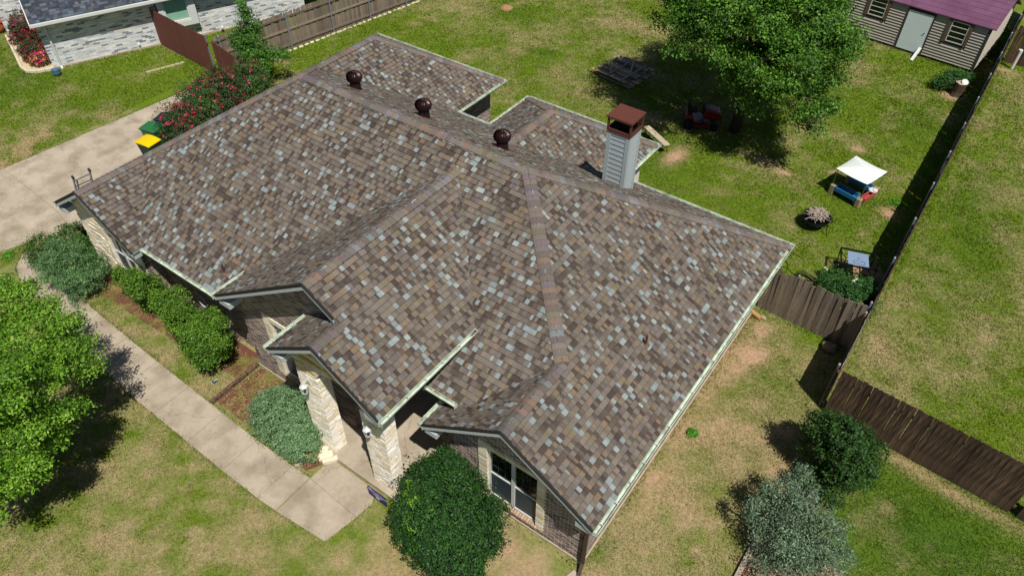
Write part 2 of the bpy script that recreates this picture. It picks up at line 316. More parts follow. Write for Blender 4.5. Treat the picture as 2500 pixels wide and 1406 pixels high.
# planting bed mulch
M['mulch'] = mat('brown_mulch', '#6b4438', rough=1, var=.4, vscale=18, bump=.03, bscale=40, col2='#7d7040', mixs=2.2, mixlo=.47, mixhi=.6)
b = MB(); b.prism([(-14.4, 5.62), (-10.6, 5.55), (-10.35, 6.0), (-10.35, 6.4), (-11.1, 7.2), (-14.3, 7.2)], -.1, .012)
tag(b.build('mulch_bed', M['mulch']), 'reddish brown mulch bed in front of the centre window', kind='structure')
b = MB(); b.prism([(-23.9, 6.3), (-20.4, 6.2), (-14.6, 6.5), (-14.6, 7.5), (-22.6, 7.5)], -.1, .010)
tag(b.build('shrub_bed', M['mulch']), 'narrow mulch bed under the front wall shrubs', kind='structure')
cb = MB(); rr = random.Random(44)
for k in range(1500):
    x, y = rr.uniform(-14.3, -10.6), rr.uniform(5.65, 7.1); l_, w_ = rr.uniform(.015, .045), rr.uniform(.008, .016); a_ = rr.uniform(0, 6.28); ca, sa = math.cos(a_), math.sin(a_); z_ = .014 + rr.uniform(0, .02)
    cb.add([(x - ca * l_ + sa * w_, y - sa * l_ - ca * w_, z_), (x + ca * l_ + sa * w_, y + sa * l_ - ca * w_, z_ + .008), (x + ca * l_ - sa * w_, y + sa * l_ + ca * w_, z_ + .01), (x - ca * l_ - sa * w_, y - sa * l_ + ca * w_, z_)], [(0, 1, 2, 3)], lin(rr.choice(('#6b3d33', '#7d5040', '#94735a', '#54302a', '#a38a6c', '#6f7a35', '#7f8a3e'))))
M['chip'] = mat('mulch_chip', attr=True, rough=1); tag(cb.build('mulch_chips', M['chip']), 'loose wood chips and small weeds in the bed by the centre window', 'mulch', kind='stuff')
# grass blades
def inrect(x, y, L):
    m_ = np.zeros(len(x), bool)
    for (a_, b_, c_, d_) in L: m_ |= (x > a_) & (x < b_) & (y > c_) & (y < d_)
    return m_
def make_grass(n):
    t = RNG.random(n * 3); px = RNG.uniform(-44, 12, n * 4); py = RNG.uniform(-3, 46, n * 4)
    ca, sa = math.cos(_a), math.sin(_a); Xc = px * ca + py * sa; Yc = -px * sa + py * ca
    D2 = px ** 2 + py ** 2 + CAMH ** 2; keep = (np.abs(Xc) < (Yc * .75 + 17.2 * .78) * .78 + 1.5) & (Yc > 2.2) & (RNG.random(len(px)) < np.clip(520 / D2, .16, 1))
    px, py = px[keep], py[keep]; keep = ~inrect(px, py, NOG); px, py = px[keep], py[keep]
    c, dirt = lawncol(px, py); keep = RNG.random(len(px)) > dirt * .93; px, py, c, dirt = px[keep], py[keep], c[keep], dirt[keep]
    N = len(px); dist = np.sqrt(px ** 2 + py ** 2 + CAMH ** 2) / 20
    V = np.zeros((N, 2, 3, 3)); C = np.zeros((N, 2, 3))
    tuft = fbm(px, py, 1.6, 21, 3)
    for k in range(2):
        an = RNG.uniform(0, 2 * np.pi, N); wd = RNG.uniform(.006, .015, N) * dist; h = RNG.uniform(.018, .05, N) * (.5 + tuft) * np.sqrt(dist); ln = RNG.uniform(.0, .06, N)
        ox = RNG.normal(0, .02, N); oy = RNG.normal(0, .02, N); a2 = RNG.uniform(0, 2 * np.pi, N)
        V[:, k, 0] = np.stack([px + ox - np.cos(an) * wd, py + oy - np.sin(an) * wd, np.zeros(N)], 1)
        V[:, k, 1] = np.stack([px + ox + np.cos(an) * wd, py + oy + np.sin(an) * wd, np.zeros(N)], 1)
        V[:, k, 2] = np.stack([px + ox + np.cos(a2) * ln, py + oy + np.sin(a2) * ln, h], 1)
        C[:, k] = c * RNG.uniform(.65, 1.35, (N, 1)) * np.array([1, 1, 1])[None]
        C[:, k, 0] *= RNG.uniform(.85, 1.18, N)
    me = fastmesh('grass', V.reshape(-1, 3), 3, np.clip(C.reshape(-1, 3), 0, 1), M['grass'])
    tag(link('grass', me), 'short mown grass blades covering the lawns', 'grass', kind='stuff'); return N
M['grass'] = mat('grass_blade', attr=True, rough=.7, spec=.2, transl=.3)
make_grass(560000)
def fringe(lines, per=90, seed=5, sd=.045, hmax=.085):
    """ragged grass creeping over edges of paving, walls and fences"""
    rg = np.random.default_rng(seed); PX = []
    for (x0, y0), (x1, y1) in lines:
        L = math.hypot(x1 - x0, y1 - y0); n = int(L * per); t = rg.random(n); cl = (fbm(x0 + (x1 - x0) * t, y0 + (y1 - y0) * t, 1.7, seed + 2, 3) > .45) | (rg.random(n) < .35); t = t[cl]
        nx_, ny_ = -(y1 - y0) / L, (x1 - x0) / L; o = rg.normal(0, sd, len(t)); PX.append(np.stack([x0 + (x1 - x0) * t + nx_ * o, y0 + (y1 - y0) * t + ny_ * o], 1))
    P = np.concatenate(PX); px, py = P[:, 0], P[:, 1]; N = len(px); c, _ = lawncol(px, py); c = c * .6 + C_L * .4; V = np.zeros((N, 2, 3, 3)); C = np.zeros((N, 2, 3))
    for k in range(2):
        an = rg.uniform(0, 6.28, N); wd = rg.uniform(.006, .014, N); h = rg.uniform(.03, hmax, N); a2 = rg.uniform(0, 6.28, N); ln = rg.uniform(.01, .06, N)
        V[:, k, 0] = np.stack([px - np.cos(an) * wd, py - np.sin(an) * wd, np.full(N, .0)], 1); V[:, k, 1] = np.stack([px + np.cos(an) * wd, py + np.sin(an) * wd, np.full(N, .0)], 1)
        V[:, k, 2] = np.stack([px + np.cos(a2) * ln, py + np.sin(a2) * ln, h], 1); C[:, k] = c * rg.uniform(.6, 1.3, (N, 1))
    tag(link('edge_grass', fastmesh('edge_grass', V.reshape(-1, 3), 3, np.clip(C.reshape(-1, 3), 0, 1), M['grass'])), 'ragged grass creeping over the edges of paths, walls and fences', 'grass', kind='stuff')
seg_ = lambda L: list(zip(L, L[1:]))
fringe(seg_(wo) + seg_(wi) + seg_([(-10.33, 4.28), (-8.72, 4.43), (-8.5, 5.86)]) + seg_([(-30.55, -2), (-30.5, 8), (-30.1, 13.2), (-29.75, 17.6)]) + seg_([(-26.2, 2), (-25.72, 5.4), (-25.35, 6.25)]))
fringe(seg_([(-.1, 15.6), (4.8, 15.2), (8, 14.9)]) + seg_([(-3.2, 18.35), (-.3, 18.3)]) + seg_([(-.05, 15.7), (-.05, 41.5)]) + seg_([(-3.25, 7.7), (-3.2, 18)]) + seg_([(-6, 7.55), (-3.3, 7.55)]) + seg_([(-29.6, 18.2), (-27.3, 32)]) + seg_([(-34.9, 18.1), (-30, 17.8)]) + seg_([(-8.3, 40.2), (-1, 39.35)]) + seg_([(-36.4, 14.05), (-35, 17.3)]), 60, 8, .07, .12)

# ------------------------------------------------------------------ main house: roof
HL = Vector((-12.5, 13.5, 0)); house = empty('brick_house', HL, 0, 'single storey brown brick house with a large multi-coloured shingle roof and stone porch columns', 'house'); H0 = off(house)
p, vr, u1, u2, Zr, uR = .635, 12.803, -16.87, -8.638, 6.386, -2.953
zF = lambda x, y: Zr - p * (vr - y)
zB = lambda x, y: Zr - p * (y - vr)
zRt = lambda x, y: Zr - p * (x - u2)
zLf = lambda x, y: Zr - p * (u1 - x)
zGR = lambda x, y: 4.03 - p * (x + 20.577)
uc, Zc, pc = -10.445, 6.014, .667
zCR = lambda x, y: Zc - .6705 * (x - uc)
zCL = lambda x, y: Zc - .665 * (uc - x)
zPL = lambda x, y: 4.16 + .6738 * (x + 11.229)
zSL = lambda x, y: 4.305 + .7165 * (x + 5.361)
zWR = lambda x, y: 2.83 + p * (-15.643 - x)
zWB = lambda x, y: 2.83 + p * (21.323 - y)
zMR = lambda x, y: 2.83 + p * (-8.646 - x)
zML = lambda x, y: 2.83 + p * (x + 14.119)
zMB = lambda x, y: 2.83 + p * (20.862 - y)
# (z function, downslope axis dir, [convex polygons])
FACES = [
 (zF, (0, -1), [[(-14.574, 7.067), (-14.574, 12.803), (-16.87, 12.803), (-20.577, 9.096), (-18.548, 7.067)],
                [(-14.574, 7.893), (-10.445, 12.217), (-10.445, 12.803), (-14.574, 12.803)],
                [(-10.445, 12.217), (-7.681, 9.297), (-7.681, 11.846), (-8.638, 12.803), (-10.445, 12.803)],
                [(-8.1, 7.829), (-7.681, 7.829), (-7.681, 9.297), (-8.1, 9.74)],
                [(-7.681, 7.829), (-6.863, 7.829), (-5.361, 9.526), (-7.681, 11.846)]]),
 (zB, (0, 1), [[(-16.87, 12.803), (-11.38, 12.803), (-11.38, 15.666), (-14.119, 18.40), (-15.643, 18.40), (-19.056, 14.989)],
               [(-11.38, 12.803), (-8.638, 12.803), (-2.953, 18.49), (-8.56, 18.49), (-11.38, 15.666)]]),
 (zRt, (1, 0), [[(-5.361, 7.19), (-2.953, 7.19), (-2.953, 9.526), (-5.361, 9.526)], [(-8.638, 12.803), (-5.361, 9.526), (-2.953, 9.526), (-2.953, 18.49)]]),
 (zLf, (-1, 0), [[(-22.6, 6.74), (-20.577, 6.74), (-20.577, 9.096), (-22.6, 9.096)], [(-22.6, 9.096), (-20.577, 9.096), (-16.87, 12.803), (-19.056, 14.989), (-22.6, 14.989)],
                 [(-22.6, 14.989), (-19.056, 14.989), (-19.056, 17.909), (-22.47, 21.323), (-22.6, 21.323)]]),
 (zGR, (1, 0), [[(-20.577, 6.74), (-18.519, 6.74), (-18.519, 7.038), (-20.577, 9.096)]]),
 (zCL, (-1, 0), [[(-10.445, 12.217), (-14.574, 7.893), (-14.574, 6.79), (-10.445, 6.79)]]),
 (zCR, (1, 0), [[(-10.445, 6.79), (-9.455, 6.79), (-9.455, 11.171), (-10.445, 12.217)], [(-9.455, 5.952), (-7.681, 5.952), (-7.681, 9.297), (-9.455, 11.171)]]),
 (zPL, (-1, 0), [[(-11.229, 5.952), (-9.455, 5.952), (-9.455, 7.25), (-11.229, 7.25)]]),
 (zSL, (-1, 0), [[(-5.361, 7.19), (-5.361, 9.526), (-6.863, 7.829), (-6.863, 7.19)], [(-6.863, 7.19), (-6.863, 8.1), (-7.706, 8.1), (-7.706, 7.19)]]),
 (zWR, (1, 0), [[(-19.056, 14.989), (-15.643, 18.40), (-15.643, 21.323), (-19.056, 17.909)]]),
 (zWB, (0, 1), [[(-22.47, 21.323), (-15.643, 21.323), (-19.056, 17.909)]]),
 (zMR, (1, 0), [[(-11.38, 15.666), (-8.646, 18.40), (-8.646, 20.862), (-11.38, 18.126)]]),
 (zML, (-1, 0), [[(-11.38, 15.666), (-14.119, 18.40), (-14.119, 20.862), (-11.38, 18.126)]]),
 (zMB, (0, 1), [[(-11.38, 18.126), (-14.119, 20.862), (-8.646, 20.862)]]),
]
roof = MB()
for zf, dn, polys in FACES:
    for poly in polys: roof.prism(poly, lambda x, y: zf(x, y) - .10, lambda x, y: zf(x, y) - .004)
roof = roof.build('roof', M['soffit'], house, H0)
PAL = [('#7d746a', 30), ('#857b6f', 22), ('#746b62', 20), ('#807770', 14), ('#5e534c', 11), ('#554a45', 6), ('#665b52', 9), ('#877560', 8), ('#887463', 6), ('#837860', 4), ('#99a4a4', 9), ('#909b9b', 7), ('#a6afad', 2), ('#776e6b', 6), ('#6f6762', 6)]
PALC = [lin(c) for c, _ in PAL]; PALW = [w_ for _, w_ in PAL]
SHK = .75
def clip(poly, x0, x1, y0, y1):
    for ax, lim, sgn in ((0, x0, 1), (0, x1, -1), (1, y0, 1), (1, y1, -1)):
        out = []
        for i in range(len(poly)):
            A, B = poly[i], poly[(i + 1) % len(poly)]; a_ = (A[ax] - lim) * sgn; b_ = (B[ax] - lim) * sgn
            if a_ >= 0: out.append(A)
            if (a_ >= 0) != (b_ >= 0) and abs(a_ - b_) > 1e-12:
                t = a_ / (a_ - b_); out.append((A[0] + (B[0] - A[0]) * t, A[1] + (B[1] - A[1]) * t))
        poly = out
        if len(poly) < 3: return []
    return poly
def shingle_face(zf, dn, polys, rnd, expo=.143, pal=None, palw=None, k=SHK, wmin=.055, wmax=.16):
    pal = pal or PALC; palw = palw or PALW; out = []
    hz = zf(0, 0) - zf(dn[0], dn[1]); g = math.hypot(1, hz); E = expo / g      # horizontal run per course
    ax = 0 if dn[0] else 1; sgn = dn[ax]; bx = 1 - ax
    s0 = max(max(q[ax] * sgn for q in P) for P in polys) * sgn    # eave coordinate
    lo = min(min(q[bx] for q in P) for P in polys); hi = max(max(q[bx] for q in P) for P in polys)
    far = min(min(q[ax] * sgn for q in P) for P in polys) * sgn
    nrm = Vector((dn[0] * hz, dn[1] * hz, 1)).normalized()
    ncourse = int(abs(far - s0) / E) + 1
    for r in range(ncourse):
        a0 = s0 - sgn * r * E; a1 = s0 - sgn * (r + 1) * E; x = lo - rnd.uniform(0, .3); raised = rnd.random() < .5; last = None
        while x < hi:
            wd = rnd.uniform(wmin, wmax) if raised else rnd.uniform(wmin, wmax * .85)
            cc = rnd.choices(pal, palw)[0]
            if not raised and rnd.random() < .3: cc = pal[4 + rnd.randrange(3)] if pal is PALC else cc
            j = rnd.uniform(.9, 1.1) * k; c = tuple(q * j for q in cc)
            hb = (.019 if raised else .010) + rnd.uniform(-.001, .0015); ht = hb - .013
            for P in polys:
                VS, FS, CS = [], [], []
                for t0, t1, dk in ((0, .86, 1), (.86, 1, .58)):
                    b0, b1 = a0 + (a1 - a0) * t0, a0 + (a1 - a0) * t1
                    bb = (min(b0, b1), max(b0, b1)); rect = (x, x + wd)
                    q = clip(P, *(bb + rect if ax == 0 else rect + bb))
                    if len(q) < 3: continue
                    A = sum(q[i][0] * q[(i + 1) % len(q)][1] - q[(i + 1) % len(q)][0] * q[i][1] for i in range(len(q)))
                    if abs(A) < (.0006 if dk == 1 else .0001): continue
                    if A < 0: q = q[::-1]
                    vs = []
                    for (X_, Y_) in q:
                        t = abs((X_, Y_)[ax] - a0) / E; h_ = hb + (ht - hb) * t; vs.append(tuple(Vector((X_, Y_, zf(X_, Y_))) + nrm * h_))
                    for (X_, Y_) in q: vs.append((X_, Y_, zf(X_, Y_) - .003))
                    n = len(q); o_ = len(VS); VS += vs; F_ = [tuple(range(n))] + [(i, i + n, (i + 1) % n + n, (i + 1) % n) for i in range(n)]
                    if dk != 1: F_ = F_[:1]
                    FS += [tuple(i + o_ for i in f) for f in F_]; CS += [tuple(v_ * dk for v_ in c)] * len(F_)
                if FS: out.append((VS, FS, CS))
            x += wd; raised = not raised
    return out
rnd = random.Random(11); items = []
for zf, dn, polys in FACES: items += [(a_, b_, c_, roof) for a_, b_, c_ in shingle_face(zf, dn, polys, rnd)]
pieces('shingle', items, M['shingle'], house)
# ridge and hip caps
CAPP = [lin(c) for c in ('#7c736a', '#81776f', '#756b66', '#857a75', '#86796d', '#8b7869', '#85868a', '#736a6a', '#7f7575', '#7a7167')]
def caps(p0, p1, zl, zr_, w=.165, step=.15, rnd=random.Random(3)):
    """folded cap shingles from p0 (low end) to p1; zl/zr_: roof planes on both sides"""
    p0 = Vector(p0); p1 = Vector(p1); d = (p1 - p0); L = d.length; d /= L; dh = Vector((d.x, d.y, 0)).normalized(); sd = Vector((-dh.y, dh.x, 0)); out = []
    n = max(1, int(L / step)); st = L / n; cc = None
    for i in range(n):
        a_ = p0 + d * (i * st); b_ = p0 + d * ((i + 1) * st + (.03 if i < n - 1 else 0))
        cc = tuple(q * rnd.uniform(.92, 1.06) * .76 for q in rnd.choice(CAPP)); vs = []
        for P, e in ((a_, .048), (b_, .032)):
            for s_ in (-1, -.55, -.18, .18, .55, 1):
                Q = P + sd * s_ * w; Z = min(zl(Q.x, Q.y), zr_(Q.x, Q.y)); rr = .018 * (1 - abs(s_)) ** .5
                vs.append((Q.x, Q.y, Z + e - (.02 if abs(s_) < .3 else 0)))
        vs2 = [(x_, y_, z_ - .045) for x_, y_, z_ in vs]; V_ = vs + vs2; F_ = []
        for k in range(5): F_.append((k, 6 + k, 7 + k, k + 1))
        F_ += [(k, k + 1, k + 13, k + 12) for k in range(5)] + [(k + 6, k + 18, k + 19, k + 7) for k in range(5)] + [(0, 12, 18, 6), (5, 11, 23, 17)]
        # orient outward
        Pn = [Vector(V_[i_]) for i_ in F_[0]]; nn = (Pn[1] - Pn[0]).cross(Pn[2] - Pn[0])
        if nn.z < 0: F_ = [f[::-1] for f in F_]
        out.append((V_, F_, cc, roof))
    return out
J = lambda x, y, f: (x, y, f(x, y)); cp = []
cp += caps(J(u1, vr, zF), J(u2, vr, zF), zB, zF)
cp += caps(J(-2.953, 18.49, zRt), J(u2, vr, zRt), zB, zRt) + caps(J(-5.361, 9.526, zRt), J(u2, vr, zRt), zRt, zF)
cp += caps(J(-5.361, 7.19, zRt), J(-5.361, 9.526, zRt), zSL, zRt) + caps(J(-20.577, 9.096, zLf), J(u1, vr, zLf), zLf, zF)
cp += caps(J(-20.577, 6.74, zLf), J(-20.577, 9.096, zLf), zLf, zGR) + caps(J(uc, 6.79, zCL), J(uc, 12.217, zCL), zCL, zCR)
cp += caps(J(-9.455, 5.952, zPL), J(-9.455, 6.79, zPL), zPL, zCR) + caps(J(-19.056, 14.989, zLf), J(u1, vr, zLf), zLf, zB)
cp += caps(J(-19.056, 14.989, zWR), J(-19.056, 17.909, zWR), zLf, zWR) + caps(J(-22.47, 21.323, zWB), J(-19.056, 17.909, zWB), zLf, zWB)
cp += caps(J(-15.643, 21.323, zWB), J(-19.056, 17.909, zWB), zWB, zWR) + caps(J(-11.38, 18.126, zML), J(-11.38, 15.666, zML), zMR, zML)
cp += caps(J(-8.646, 20.862, zMB), J(-11.38, 18.126, zMB), zMB, zMR) + caps(J(-14.119, 20.862, zMB), J(-11.38, 18.126, zMB), zML, zMB)
def fixcap(c_):   # sort which plane is on which side: take the lower of the two planes everywhere
    return c_
pieces('ridge_cap', cp, M['shingle'], house)

# rakes: drip edge, two trim boards; cornice returns
def rake(x0, z0, x1, z1, y, par=house):
    for nm, dz0, dz1, dy0, dy1, m in (('drip_edge', -.02, .014, -.030, .03, 'drip'), ('fascia_board', -.105, -.020, .012, .035, 'trimdark'), ('rake_trim', -.19, -.095, -.004, .012, 'trim')):
        b = MB(); b.add([(x0, y + dy0, z0 + dz0), (x1, y + dy0, z1 + dz0), (x1, y + dy0, z1 + dz1), (x0, y + dy0, z0 + dz1), (x0, y + dy1, z0 + dz0), (x1, y + dy1, z1 + dz0), (x1, y + dy1, z1 + dz1), (x0, y + dy1, z0 + dz1)],
                        [(0, 1, 2, 3), (7, 6, 5, 4), (0, 4, 5, 1), (3, 2, 6, 7), (0, 3, 7, 4), (1, 5, 6, 2)])
        b.build(nm, M[m], house, H0)
rake(-22.6, zLf(-22.6, 0), -20.577, 4.03, 6.725); rake(-20.577, 4.03, -18.519, 2.723, 6.725)
rake(-14.574, 3.268, -10.445, 6.014, 6.775); rake(-10.445, 6.014, -9.6, 5.45, 6.775)
rake(-11.229, 4.16, -9.455, 5.355, 5.937); rake(-9.455, 5.355, -7.681, 4.16, 5.937)
rake(-7.706, 2.625, -5.361, 4.305, 7.175); rake(-5.361, 4.305, -2.953, 2.776, 7.175)
# eave fascia + gutters
def gutter(x0, y0, x1, y1, z, nx_, ny_, hang=.62):
    b = MB(); n_ = Vector((nx_, ny_, 0)); P, Q = Vector((x0, y0, z - .02)), Vector((x1, y1, z - .02)); L = (Q - P).length; d = (Q - P).normalized()
    prof = [(0, .02), (0, -.09), (.08, -.09), (.115, -.02), (.12, .02), (.105, .02), (.10, -.015), (.072, -.08), (.012, -.08), (.012, .02)]
    vs = [tuple(E_ + n_ * a_ + Vector((0, 0, b_))) for E_ in (P, Q) for a_, b_ in prof]; k = len(prof)
    fs = [(i, (i + 1) % k, k + (i + 1) % k, k + i) for i in range(k)] + [tuple(range(k)), tuple(range(k, 2 * k))[::-1]]
    if d.cross(n_).z > 0: fs = [f[::-1] for f in fs]
    b.add(vs, fs)
    for E_, s_ in ((P, 1), (Q, -1)):    # end caps
        b.beam(E_ + n_ * .06 + d * s_ * .004 + Vector((0, 0, -.035)), E_ + n_ * .06 + d * s_ * .010 + Vector((0, 0, -.035)), .125, .11)
    g = b.build('gutter', M['gutter'], house, H0)
    h = MB(); t = .25
    while t < L:
        h = MB(); h.beam(P + d * t + n_ * .0 + Vector((0, 0, .026)), P + d * t + n_ * .125 + Vector((0, 0, .024)), .022, .006); h.build('gutter_strap', M['gutter'], g); t += hang
    f = MB(); f.beam(P - n_ * .014 + Vector((0, 0, -.07)), Q - n_ * .014 + Vector((0, 0, -.07)), .022, .19); f.build('eave_fascia', M['trim'], house, H0)
gutter(-2.953, 7.16, -2.953, 18.62, 2.776, 1, 0); gutter(-18.45, 7.067, -15.1, 7.067, 2.744, 0, -1)
gutter(-14.574, 6.76, -14.574, 7.9, 3.268, -1, 0); gutter(-7.681, 5.92, -7.681, 9.29, 4.16, 1, 0)
gutter(-11.229, 5.92, -11.229, 7.2, 4.16, -1, 0); gutter(-8.05, 7.829, -7.1, 7.829, 3.228, 0, -1)
gutter(-7.706, 7.16, -7.706, 8.05, 2.625, -1, 0); gutter(-15.643, 18.4, -15.643, 21.42, 2.83, 1, 0)
gutter(-14.119, 18.45, -14.119, 20.95, 2.83, -1, 0); gutter(-8.646, 18.5, -8.646, 20.95, 2.83, 1, 0)
gutter(-22.47, 21.323, -15.6, 21.323, 2.83, 0, 1, 9); gutter(-14.119, 20.862, -8.6, 20.862, 2.83, 0, 1, 9)
gutter(-8.5, 18.49, -2.95, 18.49, 2.776, 0, 1, 9); gutter(-15.6, 18.40, -14.2, 18.40, 2.83, 0, 1, 9)
def ret(x0, x1, y0, y1, z0, z1, nm='cornice_return'):
    b = MB(); b.box((x0, y0, z0), (x1, y1, z1)); b.build(nm, M['trim'], house, H0, bevel=.008)
ret(-22.56, -22.2, 6.77, 7.12, 2.42, 2.6); ret(-18.92, -18.56, 6.77, 7.12, 2.40, 2.58); ret(-14.54, -14.1, 6.82, 7.29, 2.93, 3.12); ret(-11.19, -10.8, 5.98, 6.42, 3.84, 4.02)
ret(-8.18, -7.72, 5.98, 6.42, 3.84, 4.02); ret(-7.67, -7.3, 7.22, 7.69, 2.30, 2.48); ret(-3.42, -3.0, 7.22, 7.69, 2.44, 2.62)
# ------------------------------------------------------------------ walls and brickwork
BRK = [tuple(1.3 * q for q in lin(c)) for c in ('#786b63', '#82746b', '#6c5f58', '#8a7b71', '#5f5453', '#776868', '#948072', '#5b504a')]
bricks = []
def wall(par, ox, oy, dx, dy, L, ztop, holes=(), rnd=random.Random(5), style='brick', th=.14, z0=0, brk=None, breaks=(), bl=.196, bh=.056, jt=.017, soldier=False, thing=None, mort=None, store=None, proud=.004):
    """wall along (dx,dy) from (ox,oy); outward normal is (dy,-dx). ztop(s) height. holes (s0,s1,za,zb)."""
    brk = brk or BRK; store = bricks if store is None else store; thing = thing or house
    nx_, ny_ = dy, -dx
    P3 = lambda s, z, n: (ox + dx * s + nx_ * n, oy + dy * s + ny_ * n, z)
    cuts = sorted(set([0, L] + [h for H in holes for h in H[:2]] + list(breaks))); b = MB()
    def seg(a_, c_, za, zb):       # za, zb functions
        vs = [P3(a_, za(a_), 0), P3(c_, za(c_), 0), P3(c_, zb(c_), 0), P3(a_, zb(a_), 0), P3(a_, za(a_), -th), P3(c_, za(c_), -th), P3(c_, zb(c_), -th), P3(a_, zb(a_), -th)]
        b.add(vs, [(0, 1, 2, 3), (7, 6, 5, 4), (0, 4, 5, 1), (3, 2, 6, 7), (0, 3, 7, 4), (1, 5, 6, 2)])
    for a_, c_ in zip(cuts, cuts[1:]):
        hs = sorted([H for H in holes if H[0] <= a_ + 1e-6 and H[1] >= c_ - 1e-6], key=lambda H: H[2]); z = z0
        for H in hs:
            if H[2] > z: seg(a_, c_, lambda s, z=z: z, lambda s, H=H: H[2])
            z = H[3]
        seg(a_, c_, lambda s, z=z: z, ztop)
    w_ = b.build('wall', M[mort or 'mortar'], par, off(par) if par is thing else (0, 0, 0))
    def piece(s0, s1, za, zb, c, n1=None, skew=0):
        n1 = n1 or proud + rnd.uniform(-.002, .003); e = .0
        vs = [P3(s0, za, -.01), P3(s1, za, -.01), P3(s1, zb, -.01), P3(s0, zb, -.01), P3(s0 + e, za + e, n1), P3(s1 - e, za + e, n1), P3(s1 - e, zb - e, n1), P3(s0 + e, zb - e, n1)]
        store.append((vs, [(4, 5, 6, 7), (0, 1, 5, 4), (1, 2, 6, 5), (2, 3, 7, 6), (3, 0, 4, 7)], c, w_))
    def blocked(s0, s1, za, zb):
        if max(zb - ztop(s0), zb - ztop(s1)) > 0: return True
        return any(s1 > H[0] and s0 < H[1] and zb > H[2] and za < H[3] for H in holes)
    z = z0 + .02; r = 0
    if style == 'brick':
        ztl = (lambda s: ztop(s) - .22) if soldier else ztop
        zmax = max(ztop(c_) for c_ in cuts)
        while z < zmax:
            s = -(bl + jt) * (.5 if r % 2 else 0)
            while s < L:
                a_, c_ = max(s, .002), min(s + bl, L - .002)
                if c_ - a_ > .03:
                    ok = z + bh <= min(ztl(a_), ztl(c_))
                    if ok and not any(c_ > H[0] and a_ < H[1] and z + bh > H[2] and z < H[3] for H in holes):
                        k_ = rnd.uniform(.8, 1.15); piece(a_, c_, z, z + bh, tuple(q * k_ for q in rnd.choice(brk)))
                    elif ok:      # trim against the hole
                        for H in holes:
                            if c_ > H[0] and a_ < H[1] and z + bh > H[2] and z < H[3]:
                                if a_ < H[0] - .04: piece(a_, H[0] - .004, z, z + bh, rnd.choice(brk))
                                if c_ > H[1] + .04: piece(H[1] + .004, c_, z, z + bh, rnd.choice(brk))
                s += bl + jt
            z += bh + jt; r += 1
        if soldier:
            s = .02
            while s < L - .08:
                zt = min(ztop(s), ztop(s + .06)) - .02
                if not any(s + .06 > H[0] and s < H[1] and zt > H[2] and zt - .19 < H[3] for H in holes): piece(s, s + .058, zt - .19, zt, rnd.choice(brk))
                s += .07
    else:       # chopped limestone
        zmax = max(ztop(c_) for c_ in cuts); SC_ = [tuple(1.15 * q for q in lin(c)) for c in ('#dfd6c4', '#e5dccb', '#d8cebc', '#e7dfd0', '#dccfb4', '#e0d7c8', '#d8c8a6')]
        while z < zmax:
            h_ = rnd.choice((.06, .075, .09, .11)); s = rnd.uniform(-.2, 0)
            while s < L:
                l_ = rnd.uniform(.14, .38); a_, c_ = max(s, .0), min(s + l_, L)
                if c_ - a_ > .05 and not blocked(a_, c_, z, z + h_):
                    k_ = rnd.uniform(.88, 1.08); n1 = rnd.uniform(.012, .038); dz = rnd.uniform(-.008, .008)
                    piece(a_ + .004, c_ - .004, z + .003, z + h_ - .004, tuple(q * k_ for q in rnd.choice(SC_)), n1)
                s += l_
            z += h_ + .004
    return w_
gr = lambda zf, ox, dx: (lambda s: zf(ox + dx * s, 0) - .105)
# right gable wall  y=7.67, x -7.1..-3.32
RW = (-6.10, -4.68, .42, 2.48)
def rtop(s):
    x = -7.3 + s; return min(zSL(x, 0), zRt(x, 0)) - .13
RH = (-6.38 + 7.3, -4.46 + 7.3, .30, 2.62)
w_r = wall(house, -7.3, 7.67, 1, 0, 3.98, rtop, [RH], breaks=(1.939,))
w_rs = wall(house, -3.32, 7.67, 0, 1, 10.5, lambda s: 2.58)
w_rl = wall(house, -7.3, 8.2, 0, -1, .53, lambda s: 2.6)
# centre gable wall y=7.27 x -14.4..-10.37
CH = (-13.38 + 14.4, -11.5 + 14.4, .45, 2.9)
def ctop(s):
    x = -14.4 + s; return min(zCL(x, 0), zCR(x, 0)) - .13
w_c = wall(house, -14.4, 7.27, 1, 0, 4.03, ctop, [CH], soldier=True)
w_cl = wall(house, -14.4, 7.75, 0, -1, .48, lambda s: 3.2)
w_ci = wall(house, -10.37, 7.27, 0, 1, 2.3, lambda s: 3.95)
w_ml = wall(house, -18.95, 7.62, 1, 0, 4.55, lambda s: 2.66)
w_gr = wall(house, -18.95, 7.1, 0, 1, .52, lambda s: 2.6)
w_en = wall(house, -10.37, 9.55, 1, 0, 2.4, lambda s: 3.9, [(.9, 1.95, 0, 2.2)])
w_mm = wall(house, -8.05, 8.2, 1, 0, 1.0, lambda s: 3.1)
w_ms = wall(house, -8.05, 9.6, 0, -1, 1.4, lambda s: 3.5)
w_rw = wall(house, -16.08, 18.3, 0, 1, 2.7, lambda s: 2.7)
w_mw = wall(house, -13.7, 20.5, 0, -1, 2.6, lambda s: 2.7)
# hidden back and side walls, plain bodies
for (a_, b_, c_, d_, e_) in [(-22.25, 7.25, -22.1, 20.9, 2.6), (-22.25, 20.8, -16.1, 20.95, 2.7), (-16.0, 18.0, -13.9, 18.1, 2.7), (-13.7, 20.4, -9.0, 20.5, 2.7), (-9.15, 18.0, -9.0, 20.4, 2.7), (-9.0, 17.95, -3.4, 18.1, 2.65)]:
    hb = MB(); hb.box((a_, b_, 0), (c_, d_, e_)); hb.build('back_wall', M['mortar'], house, H0)
